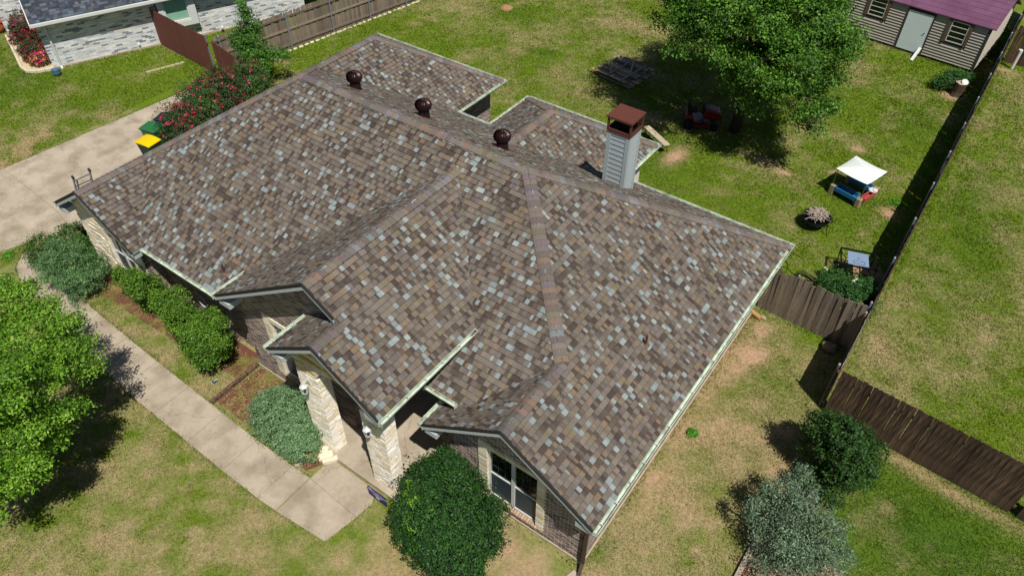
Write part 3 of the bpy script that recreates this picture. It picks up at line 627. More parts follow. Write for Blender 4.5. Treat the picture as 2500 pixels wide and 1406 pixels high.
# foundation lip
M['found'] = mat('foundation', '#b3a68f', rough=.9, var=.12, vscale=8, bump=.003)
for lo, hi in (((-7.33, 7.64, -.1), (-3.28, 7.695, .09)), ((-3.34, 7.70, -.1), (-3.285, 18.1, .09)), ((-14.43, 7.24, -.1), (-11.1, 7.295, .09)), ((-22.28, 7.07, -.1), (-18.92, 7.125, .09))):
    fb = MB(); fb.box(lo, hi); fb.build('foundation', M['found'], house, H0)
# stonework
stones = []
def swall(*a_, **k_): return wall(*a_, style='stone', store=stones, **k_)
def gtop(s):
    x = -22.25 + s; return min(zLf(x, 0), zGR(x, 0)) - .13
GH = (-20.95 + 22.25, -19.55 + 22.25, .48, 2.3)
w_g = swall(house, -22.25, 7.1, 1, 0, 3.3, gtop, [GH], breaks=(1.673,))
# porch arch wall: two columns, arch, gable
AW0, AW1, AO0, AO1 = -10.99, -8.17, -10.30, -8.86
def ptop(x): return min(zPL(x, 0), zCR(x, 0)) - .13
arch = lambda x: 3.15 + .5 * math.sqrt(max(0, 1 - ((x + 9.58) / .72) ** 2))
def column(x0, x1):
    c_ = empty('column', (x0, 6.41, 0)); c_.parent = house; c_.location = (x0 - HL.x, 6.41 - HL.y, 0)
    return c_
pieces_par = []
def colwalls(x0, x1):
    b = MB(); b.box((x0, 6.41, .1), (x1, 6.76, 3.15)); core = b.build('column', M['mortar'], house, H0); rr = random.Random(int(-x0 * 10)); W = x1 - x0
    SC_ = [tuple(1.15 * q for q in lin(c)) for c in ('#e3dbcc', '#e8e1d3', '#ddd4c4', '#ebe5da', '#e2d6be', '#e6decf', '#dccdae')]
    for (ox, oy, dx, dy, L) in ((x0, 6.41, 1, 0, W), (x1, 6.41, 0, 1, .35), (x1, 6.76, -1, 0, W), (x0, 6.76, 0, -1, .35)):
        z = .12
        while z < 3.10:
            h_ = rr.choice((.05, .065, .08, .10)); s = -rr.uniform(0, .15)
            while s < L:
                l_ = rr.uniform(.12, .34); a_, c_ = max(s, -.028 if s <= 0 else 0), min(s + l_, L + .028)
                if L - c_ < .05: c_ = L + .02
                if c_ - a_ > .04:
                    n1 = rr.uniform(.018, .032); nx_, ny_ = dy, -dx; zz0 = z + .003; zz1 = z + h_ - .004; t0, t1 = rr.uniform(-.008, .008), rr.uniform(-.008, .008)
                    P3 = lambda s, z, n: (ox + dx * s + nx_ * n, oy + dy * s + ny_ * n, z)
                    vs = [P3(a_, zz0, -.005), P3(c_, zz0, -.005), P3(c_, zz1, -.005), P3(a_, zz1, -.005), P3(a_ + .006, zz0 + t0, n1), P3(c_ - .006, zz0 + t1, n1 + rr.uniform(-.01, .01)), P3(c_ - .006, zz1 + t1 - .004, n1 - .006), P3(a_ + .006, zz1 + t0 - .004, n1 - .006)]
                    k_ = rr.uniform(.9, 1.07); stones.append((vs, [(4, 5, 6, 7), (0, 1, 5, 4), (1, 2, 6, 5), (2, 3, 7, 6), (3, 0, 4, 7)], tuple(q * k_ for q in rr.choice(SC_)), core))
                s = c_ + .002 if c_ > s else s + l_
            z += h_ + .003
colwalls(AW0, AO0); colwalls(AO1, AW1)
# arch band above
ab = MB(); N = 16
xsA = [AW0 + (AW1 - AW0) * i / 24 for i in range(25)]
for a_, c_ in zip(xsA, xsA[1:]):
    lo = lambda x: (arch(x) if AO0 < x < AO1 else 3.15)
    vs = [(a_, 6.41, lo(a_)), (c_, 6.41, lo(c_)), (c_, 6.41, ptop(c_)), (a_, 6.41, ptop(a_)), (a_, 6.76, lo(a_)), (c_, 6.76, lo(c_)), (c_, 6.76, ptop(c_)), (a_, 6.76, ptop(a_))]
    ab.add(vs, [(0, 1, 2, 3), (7, 6, 5, 4), (0, 4, 5, 1), (3, 2, 6, 7), (0, 3, 7, 4), (1, 5, 6, 2)])
arch_o = ab.build('porch_gable', M['mortar'], house, H0)
rr = random.Random(8); z = 3.16
while z < 5.2:
    h_ = rr.choice((.07, .09, .11)); s = AW0
    while s < AW1:
        l_ = rr.uniform(.15, .4); a_, c_ = s, min(s + l_, AW1)
        if z + h_ < min(ptop(a_), ptop(c_)) and not (c_ > AO0 and a_ < AO1 and z < max(arch((max(a_, AO0))), arch(min(c_, AO1)), arch((a_ + c_) / 2) if AO0 < (a_ + c_) / 2 < AO1 else 0)):
            n1 = 6.41 - rr.uniform(.012, .035); vs = [(a_, 6.415, z), (c_, 6.415, z), (c_, 6.415, z + h_), (a_, 6.415, z + h_), (a_ + .005, n1, z + .003), (c_ - .005, n1, z + .003), (c_ - .005, n1, z + h_ - .004), (a_ + .005, n1, z + h_ - .004)]
            stones.append((vs, [(4, 5, 6, 7), (0, 1, 5, 4), (1, 2, 6, 5), (2, 3, 7, 6), (3, 0, 4, 7)], tuple(q * rr.uniform(.85, 1.05) for q in lin(rr.choice(('#cfc3a6', '#c9bb98', '#d6cbb4', '#b8964a', '#cdb988')))), arch_o))
        s += l_
    z += h_ + .004
# porch side beams, ceiling, entry door
b = MB(); b.box((-8.36, 6.77, 3.62), (-8.16, 9.6, 4.06)); b.box((-10.98, 6.77, 3.62), (-10.8, 7.26, 3.99)); b.build('porch_beam', M['trim'], house, H0)
b = MB(); b.box((-10.36, 6.77, 3.66), (-8.37, 9.5, 3.72)); b.build('porch_ceiling', M['soffit'], house, H0)
M['door'] = mat('entry_door', '#3c2a20', rough=.5, var=.15, vscale=6)
b = MB(); b.box((-9.47, 9.56, .12), (-8.42, 9.62, 2.2))
for i in range(2):
    for j in range(3): b.box((-9.38 + i * .48, 9.535, .3 + j * .62), (-9.0 + i * .48, 9.56, .8 + j * .62))
dr_ = b.build('front_door', M['door'], house, H0); b = MB(); b.blob((-8.52, 9.5, 1.1), (.03, .03, .03)); b.build('handle', M['alu'], dr_)
# window stone surrounds, sills, frames
def surround(x0, x1, z0, z1, hx0, hx1, hz0, hz1, y, par):
    rr = random.Random(int(x0 * 7)); SC_ = [tuple(1.15 * q for q in lin(c)) for c in ('#dcd3be', '#e0d7c6', '#d6ccb6', '#d9cfb8', '#cfbf9c')]
    def st(a_, c_, za, zb):
        n1 = y - rr.uniform(.022, .03); k_ = rr.uniform(.9, 1.05)
        vs = [(a_, y + .10, za), (c_, y + .10, za), (c_, y + .10, zb), (a_, y + .10, zb), (a_ + .005, n1, za + .003), (c_ - .005, n1, za + .003), (c_ - .005, n1, zb - .004), (a_ + .005, n1, zb - .004)]
        stones.append((vs, [(4, 5, 6, 7), (0, 1, 5, 4), (1, 2, 6, 5), (2, 3, 7, 6), (3, 0, 4, 7)], tuple(q * k_ for q in rr.choice(SC_)), par))
    for (a_, c_) in ((x0, hx0), (hx1, x1)):
        z = z0
        while z < z1 - .03: h_ = rr.uniform(.08, .2); st(a_, c_, z, min(z + h_, z1)); z += h_ + .001
    x = hx0 - .0
    while x < hx1 - .03: l_ = rr.uniform(.2, .45); st(x, min(x + l_, hx1), hz1, z1); x += l_ + .003
    # rowlock brick sill
    x = hx0 - .06; sk = [lin(c) for c in ('#a88f7a', '#b59a84', '#9a8270', '#bda48f')]
    while x < hx1 + .02:
        vs = [(x, y + .12, hz0 - .10), (x + .066, y + .12, hz0 - .10), (x + .066, y + .12, hz0 + .0), (x, y + .12, hz0 + .0), (x, y - .06, hz0 - .12), (x + .066, y - .06, hz0 - .12), (x + .066, y - .06, hz0 - .035), (x, y - .06, hz0 - .035)]
        bricks.append((vs, [(4, 5, 6, 7), (0, 1, 5, 4), (1, 2, 6, 5), (2, 3, 7, 6), (3, 0, 4, 7)], rr.choice(sk), par)); x += .078
def window(x0, x1, z0, z1, y, cols=2, rail=.47, grid=(3, 3), par=house):
    r_ = MB(); fw = .045
    r_.box((x0, y + .05, z0), (x0 + fw, y + .12, z1)); r_.box((x1 - fw, y + .05, z0), (x1, y + .12, z1)); r_.box((x0 + fw, y + .05, z1 - fw), (x1 - fw, y + .12, z1)); r_.box((x0 + fw, y + .05, z0), (x1 - fw, y + .12, z0 + fw))
    W = (x1 - x0) / cols
    for i in range(1, cols): r_.box((x0 + W * i - .05, y + .045, z0 + fw), (x0 + W * i + .05, y + .12, z1 - fw))
    f = r_.build('window', M['white'], par, off(par) if par is house else (0, 0, 0)); zr = z0 + (z1 - z0) * rail
    g = MB()
    for i in range(cols):
        a_, c_ = x0 + W * i + fw, x0 + W * (i + 1) - fw; q = MB(); q.box((a_, y + .06, zr - .022), (c_, y + .10, zr + .022)); q.build('meeting_rail', M['white'], f)
        q = MB(); q.box((a_, y + .085, zr + .02), (c_, y + .095, z1 - fw)); q.build('pane', M['glass'], f)
        q = MB(); q.box((a_, y + .075, z0 + fw), (c_, y + .085, zr - .02)); q.build('insect_screen', M['screen'], f)
        if grid:
            q = MB()
            for k in range(1, grid[0]): xx = a_ + (c_ - a_) * k / grid[0]; q.box((xx - .006, y + .077, zr + .02), (xx + .006, y + .084, z1 - fw))
            for k in range(1, grid[1]): zz = zr + (z1 - fw - zr) * k / grid[1]; q.box((a_, y + .0765, zz - .006), (c_, y + .083, zz + .006))
            q.build('muntin', M['screen'], f)
    return f
surround(-6.38, -4.46, .30, 2.62, -6.12, -4.68, .42, 2.47, 7.67, w_r); window(-6.12, -4.68, .42, 2.47, 7.67)
surround(-13.38, -11.5, .45, 2.9, -13.12, -11.75, .55, 2.72, 7.27, w_c); window(-13.12, -11.75, .55, 2.72, 7.27)
surround(-20.97, -19.53, .48, 2.3, -20.87, -19.62, .58, 2.2, 7.1, w_g); window(-20.87, -19.62, .58, 2.2, 7.1, grid=None)
pieces('brick', bricks, M['brick'], house); pieces('stone', stones, M['stone'], house)
# ------------------------------------------------------------------ roof hardware
M['dsp'] = mat('brown_pipe', '#4b3631', rough=.5); M['flash'] = mat('brown_flashing', '#6b534c', rough=.7)
def turbine(x, y):
    z = zB(x, y) - .12; b = MB(); b.lathe([(.19, 0), (.175, .12), (.165, .34), (.155, .36)], 18, o=(x, y, z))
    t = b.build('roof_turbine', M['turb'], house, H0, smooth=True); b = MB()
    pts = [(.14, .36), (.20, .40), (.235, .47), (.24, .54), (.215, .61), (.15, .665), (.06, .69)]
    b.lathe([(r_ * .93, z_) for r_, z_ in pts], 18, o=(x, y, z)); b.build('turbine_core', M['turb'], t, smooth=True)
    for k in range(20):
        a0 = 2 * math.pi * k / 20; b = MB(); vs = []
        for j, (r_, z_) in enumerate(pts):
            tw = a0 + j * .09; 
            for q, rr_ in ((0, r_ * .92), (.17, r_ * 1.07)): vs.append((x + rr_ * math.cos(tw + q), y + rr_ * math.sin(tw + q), z + z_ + (.008 if q else 0)))
        b.add(vs, [(2 * j, 2 * j + 1, 2 * j + 3, 2 * j + 2) for j in range(len(pts) - 1)]); b.build('fin', M['turb'], t)
    b = MB(); b.lathe([(.07, .69), (.06, .72), (.01, .725)], 12, o=(x, y, z)); b.build('turbine_cap', M['turb'], t, smooth=True)
    b = MB(); b.prism([(x - .28, y - .28), (x + .28, y - .28), (x + .28, y + .28), (x - .28, y + .28)], lambda a_, c_: zB(a_, c_) + .012, lambda a_, c_: zB(a_, c_) + .02); b.build('flashing', M['rust'], t)
def solve(px, py, zf, lo=2, hi=7):
    best = min((abs(z_ - zf(*at(px, py, z_)[:2])), z_) for z_ in [lo + i * .004 for i in range(int((hi - lo) / .004))]); return at(px, py, best[1])
for (px, py) in ((864, 216), (1031, 285), (1222, 362)):
    q = solve(px, py, zB); turbine(q.x, q.y + .08)
def vent(px, py, zf, h=.34, r=.028):
    q = solve(px, py, zf); b = MB(); b.lathe([(.11, 0), (.10, .012), (.05, .04), (.035, .08)], 14, o=(q.x, q.y, q.z + .0)); f = b.build('vent_pipe', M['flash'], house, H0, smooth=False)
    b = MB(); b.tube((q.x, q.y, q.z), (q.x, q.y, q.z + h), r, 12); b.build('pipe', M['dsp'], f)
vent(549, 668, zF); vent(1576, 842, zRt)
# chimney
CX0, CX1, CY0, CY1, CZ = -8.21, -7.52, 16.12, 16.78, 5.99
b = MB(); b.box((CX0 + .02, CY0 + .02, 3.2), (CX1 - .02, CY1 - .02, CZ)); ch = b.build('chimney', M['siding'], house, H0)
k = 0; z = 3.4
while z < CZ - .12:
    for (ax, a_, c_, n) in ((0, CX0 + .1, CX1 - .1, CY0), (1, CY0 + .1, CY1 - .1, CX1), (0, CX0 + .1, CX1 - .1, CY1), (1, CY0 + .1, CY1 - .1, CX0)):
        b = MB(); z1_ = min(z + .165, CZ - .10); s_ = -1 if n in (CY0, CX0) else 1
        if ax == 0: vs = [(a_, n - s_ * .02, z), (c_, n - s_ * .02, z), (c_, n - s_ * .02, z1_), (a_, n - s_ * .02, z1_), (a_, n + s_ * .006, z), (c_, n + s_ * .006, z), (c_, n - s_ * .012, z1_), (a_, n - s_ * .012, z1_)]
        else: vs = [(n - s_ * .02, a_, z), (n - s_ * .02, c_, z), (n - s_ * .02, c_, z1_), (n - s_ * .02, a_, z1_), (n + s_ * .006, a_, z), (n + s_ * .006, c_, z), (n - s_ * .012, c_, z1_), (n - s_ * .012, a_, z1_)]
        b.add(vs, [(4, 5, 6, 7), (0, 1, 5, 4), (1, 2, 6, 5), (2, 3, 7, 6), (3, 0, 4, 7)]); b.build('siding_board', M['siding'], ch)
    z += .158
for (x_, y_) in ((CX0, CY0), (CX1, CY0), (CX1, CY1), (CX0, CY1)):
    sx = 1 if x_ == CX0 else -1; sy = 1 if y_ == CY0 else -1; b = MB()
    b.box((min(x_ - sx * .012, x_ + sx * .11), min(y_ - sy * .012, y_ + sy * .11), 3.2), (max(x_ - sx * .012, x_ + sx * .11), max(y_ - sy * .012, y_ + sy * .11), CZ - .002)); b.build('corner_trim', M['siding'], ch)
b = MB(); b.box((CX0 - .008, CY0 - .008, CZ - .11), (CX1 + .008, CY1 + .008, CZ - .004)); b.build('top_trim', M['siding'], ch)
b = MB(); e = .03
X0, X1, Y0, Y1 = CX0 - e, CX1 + e, CY0 - e, CY1 + e
for (a_, c_, d_, e_) in ((X0, Y0, X1, Y0 + .03), (X0, Y1 - .03, X1, Y1), (X0, Y0 + .03, X0 + .03, Y1 - .03), (X1 - .03, Y0 + .03, X1, Y1 - .03)): b.box((a_, c_, CZ - .01), (d_, e_, CZ + .10))
for x_ in (X0, X1 - .05):
    for y_ in (Y0, Y1 - .05): b.box((x_ - .002, y_ - .002, CZ + .10), (x_ + .052, y_ + .052, CZ + .42))
b.box((X0 - .03, Y0 - .03, CZ + .42), (X1 + .03, Y1 + .03, CZ + .48)); cc = b.build('chimney_cap', M['rust'], ch)
b = MB(); b.box((X0 + .03, Y0 + .03, CZ - .0), (X1 - .03, Y1 - .03, CZ + .012)); b.lathe([(.17, .01), (.17, .26), (.15, .26), (.15, .02)], 18, o=((X0 + X1) / 2, (Y0 + Y1) / 2, CZ)); b.build('flue', M['blackm'], ch)
# wall lanterns on the columns
def lantern(x, y, z):
    b = MB(); b.box((x - .04, y - .01, z + .1), (x + .04, y + .02, z + .28)); b.path([(x, y, z + .2), (x, y - .10, z + .30), (x, y - .17, z + .24)], .012)
    L = b.build('wall_lantern', M['white'], house, H0); b = MB(); c0 = (x, y - .17, z)
    b.lathe([(.012, .24), (.03, .215), (.105, .15), (.108, .14)], 6, o=c0)
    b.build('lantern_roof', M['white'], L); b = MB()
    for i in range(6):
        a_ = math.pi / 3 * i; a2 = a_ + math.pi / 3
        P1 = Vector((c0[0] + .098 * math.cos(a_), c0[1] + .098 * math.sin(a_), z + .145)); P2 = Vector((c0[0] + .065 * math.cos(a_), c0[1] + .065 * math.sin(a_), z - .08))
        Q1 = Vector((c0[0] + .098 * math.cos(a2), c0[1] + .098 * math.sin(a2), z + .145)); Q2 = Vector((c0[0] + .065 * math.cos(a2), c0[1] + .065 * math.sin(a2), z - .08))
        b.tube(P1, P2, .010, 5); b.tube(P2, Q2, .010, 5); b.tube(P1, Q1, .010, 5)
    b.build('lantern_frame', M['white'], L); b = MB(); b.lathe([(.058, -.07), (.09, .14)], 6, o=c0); b.build('lantern_glass', M['screen'], L)
lantern(-10.62, 6.375, 2.75); lantern(-8.50, 6.375, 2.75)
# downspouts
def dspout(x, y, z, col='rustbrown'):
    b = MB(); b.box((x - .035, y - .045, .22), (x + .035, y + .03, z - .25)); b.beam((x, y - .01, z - .28), (x + .12, y - .30, z - .08), .07, .06); b.beam((x, y - .01, .26), (x + .1, y - .26, .08), .07, .06); b.build('downspout', M['rust'], house, H0)
M['dsp'] = mat('brown_downspout', '#4b3631', rough=.5)
b = MB(); b.box((-3.30, 7.56, .22), (-3.22, 7.63, 2.3)); b.beam((-3.26, 7.6, 2.28), (-2.92, 7.25, 2.62), .075, .06); b.beam((-3.26, 7.6, .26), (-3.2, 7.34, .07), .08, .06); b.build('downspout', M['dsp'], house, H0)
b = MB(); b.beam((-7.72, 7.9, 2.75), (-7.55, 8.12, 2.5), .07, .06); b.build('downspout', M['gutter'], house, H0)
b = MB(); b.prism([(-3.45, 7.15), (-2.95, 7.05), (-2.85, 7.35), (-3.38, 7.42)], -.02, .035); tag(b.build('splash_block', M['concrete']), 'flat concrete splash pad under the brown corner downspout', 'splash block')
# ------------------------------------------------------------------ fences
def picket_mesh(h, wd=.14, th=.018, ear=.03, name='picket'):
    b = MB(); pts = [(-wd / 2, 0), (wd / 2, 0), (wd / 2, h - ear), (wd / 2 - ear, h), (-wd / 2 + ear, h), (-wd / 2, h - ear)]
    vs = [(x, -th / 2, z) for x, z in pts] + [(x, th / 2, z) for x, z in pts]; n = 6
    b.add(vs, [tuple(range(n)), tuple(range(n, 2 * n))[::-1]] + [(i, i + n, (i + 1) % n + n, (i + 1) % n) for i in range(n)]); return b
def fence(name, label, P, Q, h, wood, rail_side=1, posts=(), rails=(.25, .95, 1.6), group=None, lean=.01, hj=.015, pitch=.1405, postm='post', gaps=True, railm=None, rd=9, posth=None):
    P, Q = Vector((*P, 0)), Vector((*Q, 0)); d = Q - P; L = d.length; d.normalize(); ang = math.atan2(d.y, d.x); r = random.Random(rd)
    root = empty(name, P, ang, label, 'fence', group)
    var = [picket_mesh(h + k, .136 + .003 * (i % 3), .018).build('p', M[wood], data_only=True) for i, k in enumerate((-hj, -hj / 2, 0, hj / 2, hj, 0))]
    x = .08
    while x < L - .04:
        o = link('picket', r.choice(var), None, root, (x, r.uniform(-.004, .004), r.uniform(-.0, .01)), (r.gauss(0, lean), r.gauss(0, lean * .9), r.gauss(0, .012)))
        x += pitch + (r.uniform(-.003, .006) if gaps else 0)
    for z in rails:
        b = MB(); b.box((0, .012 * rail_side if rail_side > 0 else -.055, z - .045), (L, .055 if rail_side > 0 else -.012, z + .045)); b.build('rail', M[railm or wood], root)
    for t in posts:
        b = MB(); b.tube((t, rail_side * .085, 0), (t, rail_side * .085, posth or h - .02), .032, 10); p_ = b.build('fence_post', M[postm], root)
        b = MB(); b.lathe([(.036, 0), (.036, .03), (.02, .06), (.004, .066)], 10, o=(t, rail_side * .085, posth or h - .02)); b.build('post_cap', M['postcap'], p_)
    return root
M['blackw'] = mat('dark_rail', '#23252b', rough=.7, var=.2, vscale=5)
M['postcap'] = mat('post_cap', '#c2c8cc', rough=.35, metal=.5)
fence('picket_fence', 'weathered grey picket fence with blue-grey steel posts along the neighbouring pale house', (-29.75, 18.1), (-27.1, 34.5), 1.83, 'wood_w', -1, [.25, 3.78, 6.3, 8.65, 11.1, 13.6], (.22, .98, 1.62), rd=1)
b = MB(); rr = random.Random(4)
ROCKW = [lin(c) for c in ('#cfc3a8', '#c3b597', '#d8cdb8')]
M['rock'] = mat('pale_rock', attr=True, rough=.9, var=.15, vscale=12, bump=.01, bscale=20)
for i in range(26):
    t = i / 25; x = -29.0 + 2.35 * t * .55 + .1; y = 21.6 + 8.2 * t; b.blob((-29.02 + (y - 21.6) * .155, y, .0), (.09, rr.uniform(.12, .2), .05), rr.choice(ROCKW), 7, 4, .2, rr)
tag(b.build('border_stones', M['rock']), 'row of small pale stones along the foot of the weathered fence', 'stones', kind='stuff')
br = fence('board_fence', 'red-brown stained board fence running out from the pale brick house wall', (-34.95, 18.25), (-30.1, 17.95), 1.85, 'wood_r', 1, [4.75], (.3, 1.5), pitch=.142, lean=.003, hj=.004, gaps=False, rd=2)
fence('garden_gate', 'short red-brown board gate behind the rose bushes with a diagonal dark brace', (-29.6, 17.9), (-27.6, 17.55), 1.8, 'wood_r', 1, [], (.3, 1.45), pitch=.142, lean=.003, hj=.004, gaps=False, rd=3)
fence('side_fence', 'uneven old grey-brown picket fence crossing between the house corner and the long fence', (-3.3, 18.45), (-.25, 18.38), 1.80, 'wood_w', 1, [.9], (.3, 1.45), lean=.014, hj=.06, pitch=.134, postm='wood_w', rd=5)
fence('weathered_fence', 'short pale weathered fence section between the dark front fence and the old side fence', (-.18, 15.62), (-.18, 18.3), 1.83, 'wood_w', 1, [.1, 2.5], (.3, 1.0, 1.66), hj=.012, lean=.002, pitch=.139, postm='wood_w', rd=16)
fence('boundary_fence', 'long dark wooden boundary fence with silver capped posts along the back yard', (-.18, 18.42), (-.18, 48), 1.83, 'wood_b', 1, [.1 + k * 2.42 for k in range(12)], (.3, 1.0, 1.66), hj=.01, lean=.006, railm='blackw', rd=6, posth=1.9)
fence('front_fence', 'dark brown picket fence at the lower right beyond the dark evergreen bush', (-.12, 15.55), (4.85, 15.22), 1.83, 'wood_b', 1, [], (.3, 1.45), hj=.012, lean=.003, rd=7, pitch=.139)
fence('fence_gate', 'dark brown fence gate section at the right edge of the picture', (4.97, 15.21), (8.5, 14.9), 1.83, 'wood_b', 1, [.1], (.3, 1.45), hj=.012, lean=.003, rd=8, pitch=.139, postm='wood_b')
fence('far_fence', 'brown picket fence behind the white pipe at the upper right', (-.1, 41.65), (7, 41.3), 1.83, 'wood_b', 1, [], (.3, 1.45), rd=10)
# ------------------------------------------------------------------ shed
SR = empty('garden_shed', (-1.07, 39.45, 0), R(-6.2), 'tan lap-sided storage shed with a purple metal roof and a pale blue door', 'shed')
M['sid2'] = mat('taupe_siding', '#aca497', rough=.75, var=.10, vscale=6, stretch=(.4, 1, 3)); M['purple'] = mat('purple_metal_roof', '#66405a', rough=.5, var=.10, vscale=3, spec=.4, col2='#714a64', mixs=1.2)
M['shut'] = mat('shutter', '#64503f', rough=.8, var=.2, vscale=9); M['pdoor'] = mat('pale_blue_door', '#dbe6e8', rough=.5, var=.03, vscale=3); M['dtrim'] = mat('dark_shed_trim', '#43403b', rough=.8, var=.1)
SW, SD, SH = 7.4, 3.7, 2.22
b = MB(); b.box((-SW, .054, .08), (-.054, SD, SH)); b.build('wall', M['dtrim'], SR)
b = MB(); b.add([(-SW, .03, SH), (-SW, SD, SH), (-SW, SD / 2, SH + .95), (-.054, .03, SH), (-.054, SD, SH), (-.054, SD / 2, SH + .95)], [(0, 1, 2), (3, 5, 4), (0, 2, 5, 3), (1, 4, 5, 2), (0, 3, 4, 1)]); b.build('gable_wall', M['dtrim'], SR)
sh_holes = [(-3.78, -2.48, .0, 2.08), (-1.86, -.74, 1.04, 2.14), (-5.75, -4.62, 1.2, 2.2)]
z = .14; dz = .136
while z < SH - .05:
    xs_ = [-SW] + sorted([q for H in sh_holes if z + dz > H[2] and z < H[3] for q in H[:2]]) + [-.1]
    for a_, c_ in zip(xs_[::2], xs_[1::2]):
        b = MB(); b.add([(a_, .0, z), (c_, .0, z), (c_, .05, z + dz - .03), (a_, .05, z + dz - .03), (a_, .055, z), (c_, .055, z), (c_, .055, z + dz), (a_, .055, z + dz)], [(0, 1, 2, 3), (0, 4, 5, 1), (1, 5, 6, 2), (3, 7, 4, 0), (3, 2, 6, 7)]); b.build('siding_board', M['sid2'], SR)
    z += dz
z = .14
while z < SH + .8:
    y0_, y1_ = (.08, SD) if z < SH else (SD / 2 * (z - SH) / .95 + .08, SD - SD / 2 * (z - SH) / .95)
    b = MB(); b.add([(.0, y0_, z), (.0, y1_, z), (-.05, y1_, z + dz - .03), (-.05, y0_, z + dz - .03), (-.055, y0_, z), (-.055, y1_, z), (-.055, y1_, z + dz), (-.055, y0_, z + dz)], [(0, 1, 2, 3), (0, 4, 5, 1), (1, 5, 6, 2), (3, 7, 4, 0), (3, 2, 6, 7)]); b.build('siding_board', M['sid2'], SR); z += dz
b = MB(); b.box((-.085, -.012, .06), (.012, .09, SH)); b.build('corner_trim', M['dtrim'], SR)
b = MB(); b.box((-3.72, -.01, .12), (-2.54, .0, 2.02)); dd = b.build('door', M['pdoor'], SR)
for lo, hi in (((-3.79, -.02, .06), (-3.725, .02, 2.09)), ((-2.535, -.02, .06), (-2.47, .02, 2.09)), ((-3.725, -.02, 2.025), (-2.535, .02, 2.09))):
    b = MB(); b.box(lo, hi); b.build('door_trim', M['dtrim'], dd)
b = MB(); b.tube((-2.68, -.05, 1.15), (-2.68, -.0, 1.15), .03, 8); b.build('handle', M['alu'], dd)
def shedwin(x0, x1, z0, z1):
    b = MB(); f_ = .04
    b.box((x0, -.02, z0), (x0 + f_, .02, z1)); b.box((x1 - f_, -.02, z0), (x1, .02, z1)); b.box((x0 + f_, -.02, z0), (x1 - f_, .02, z0 + f_)); b.box((x0 + f_, -.02, z1 - f_), (x1 - f_, .02, z1))
    w_ = b.build('window', M['white'], SR); b = MB(); b.box((x0 + f_, .0, z0 + f_), (x1 - f_, .015, z1 - f_)); b.build('pane', M['glass'], w_)
    for k in (1, 2, 3):
        zz = z0 + (z1 - z0) * k / 4; b = MB(); b.box((x0 + f_, -.015, zz - .014), (x1 - f_, -.001, zz + .014)); b.build('muntin', M['white'], w_)
    for xx in (x0 - .15, x1 + .02): b = MB(); b.box((xx, -.035, z0 - .06), (xx + .13, .01, z1 + .04)); b.build('shutter', M['shut'], SR)
shedwin(-1.70, -.90, 1.1, 2.1); shedwin(-5.58, -4.78, 1.25, 2.17)
ry, rz_ = .07, .07 * .95 / (SD / 2)
sl_ = (SD / 2 + ry); n = 7
for k in range(n):
    for s_ in (0, 1):
        t0, t1 = k / n, (k + 1) / n
        y0_ = -ry + sl_ * t0; y1_ = -ry + sl_ * t1; za = SH - rz_ + (.95 + rz_) * t0; zb = SH - rz_ + (.95 + rz_) * t1; lap = .018
        if s_: y0_, y1_ = SD - y0_, SD - y1_
        vs = [(-SW - .2, y0_, za + lap + .03), (.2, y0_, za + lap + .03), (.2, y1_, zb + .035), (-SW - .2, y1_, zb + .035), (-SW - .2, y0_, za), (.2, y0_, za), (.2, y1_, zb), (-SW - .2, y1_, zb)]
        fs = [(0, 1, 2, 3), (7, 6, 5, 4), (0, 4, 5, 1), (1, 5, 6, 2), (2, 6, 7, 3), (3, 7, 4, 0)]
        b = MB(); b.add(vs, [f[::-1] for f in fs] if s_ else fs); b.build('roof_panel', M['purple'], SR)
b = MB(); b.beam((-2.62, -.75, .03), (-2.6, -.02, .42), .14, .04); rp = b.build('leaning_plank', M['white']); rp.matrix_world = Matrix.Translation(SR.location) @ Matrix.Rotation(R(-6.2), 4, 'Z')
tag(rp, 'short white plank leaning against the pale blue shed door', 'plank')
# ------------------------------------------------------------------ neighbouring house
P0 = Vector((-36.48, 13.98, 0)); D = Vector((.3884, .9215, 0)); N_ = Vector((.9215, -.3884, 0)); na = math.atan2(D.y, D.x)
NH = empty('neighbour_house', P0, 0, 'pale grey mixed brick house with a charcoal shingle roof and white gutter', 'house'); NO = off(NH)
GB = [lin(c) for c in ('#d0d2d5', '#d9dadb', '#c6cacf', '#d4d6d9', '#dddcd9', '#c0c5cb', '#d0d0d0', '#d7d8da', '#cbced2', '#7d828a', '#d8d3c8', '#d2d4d7', '#8c9098')]
M['mort2'] = mat('pale_mortar', '#d3d3d0', rough=.95, var=.08)
nb = []
q0 = P0 + D * -.3
wall(NH, q0.x, q0.y, D.x, D.y, 12.5, lambda s: 2.62, [(5.2, 7.05, .62, 2.62)], brk=GB, thing=NH, mort='mort2', store=nb, bl=.30, bh=.068, jt=.008, proud=.004)
q1 = q0 - N_ * 5.0; wall(NH, q1.x, q1.y, N_.x, N_.y, 5.0, lambda s: 2.6, brk=GB, thing=NH, mort='mort2', store=nb, bl=.30, bh=.068, jt=.008, proud=.004, rnd=random.Random(6))
q2 = P0 - N_ * 5.0 + D * -1.8; wall(NH, q2.x, q2.y, D.x, D.y, 4.0, lambda s: 3.4, brk=GB, thing=NH, mort='mort2', store=nb, bl=.30, bh=.068, jt=.008, proud=.004, rnd=random.Random(9))
pieces('brick', nb, M['brick'], NH)
b = MB(); f_ = lambda s, n, z: tuple(P0 + D * s + N_ * n + Vector((0, 0, z)))
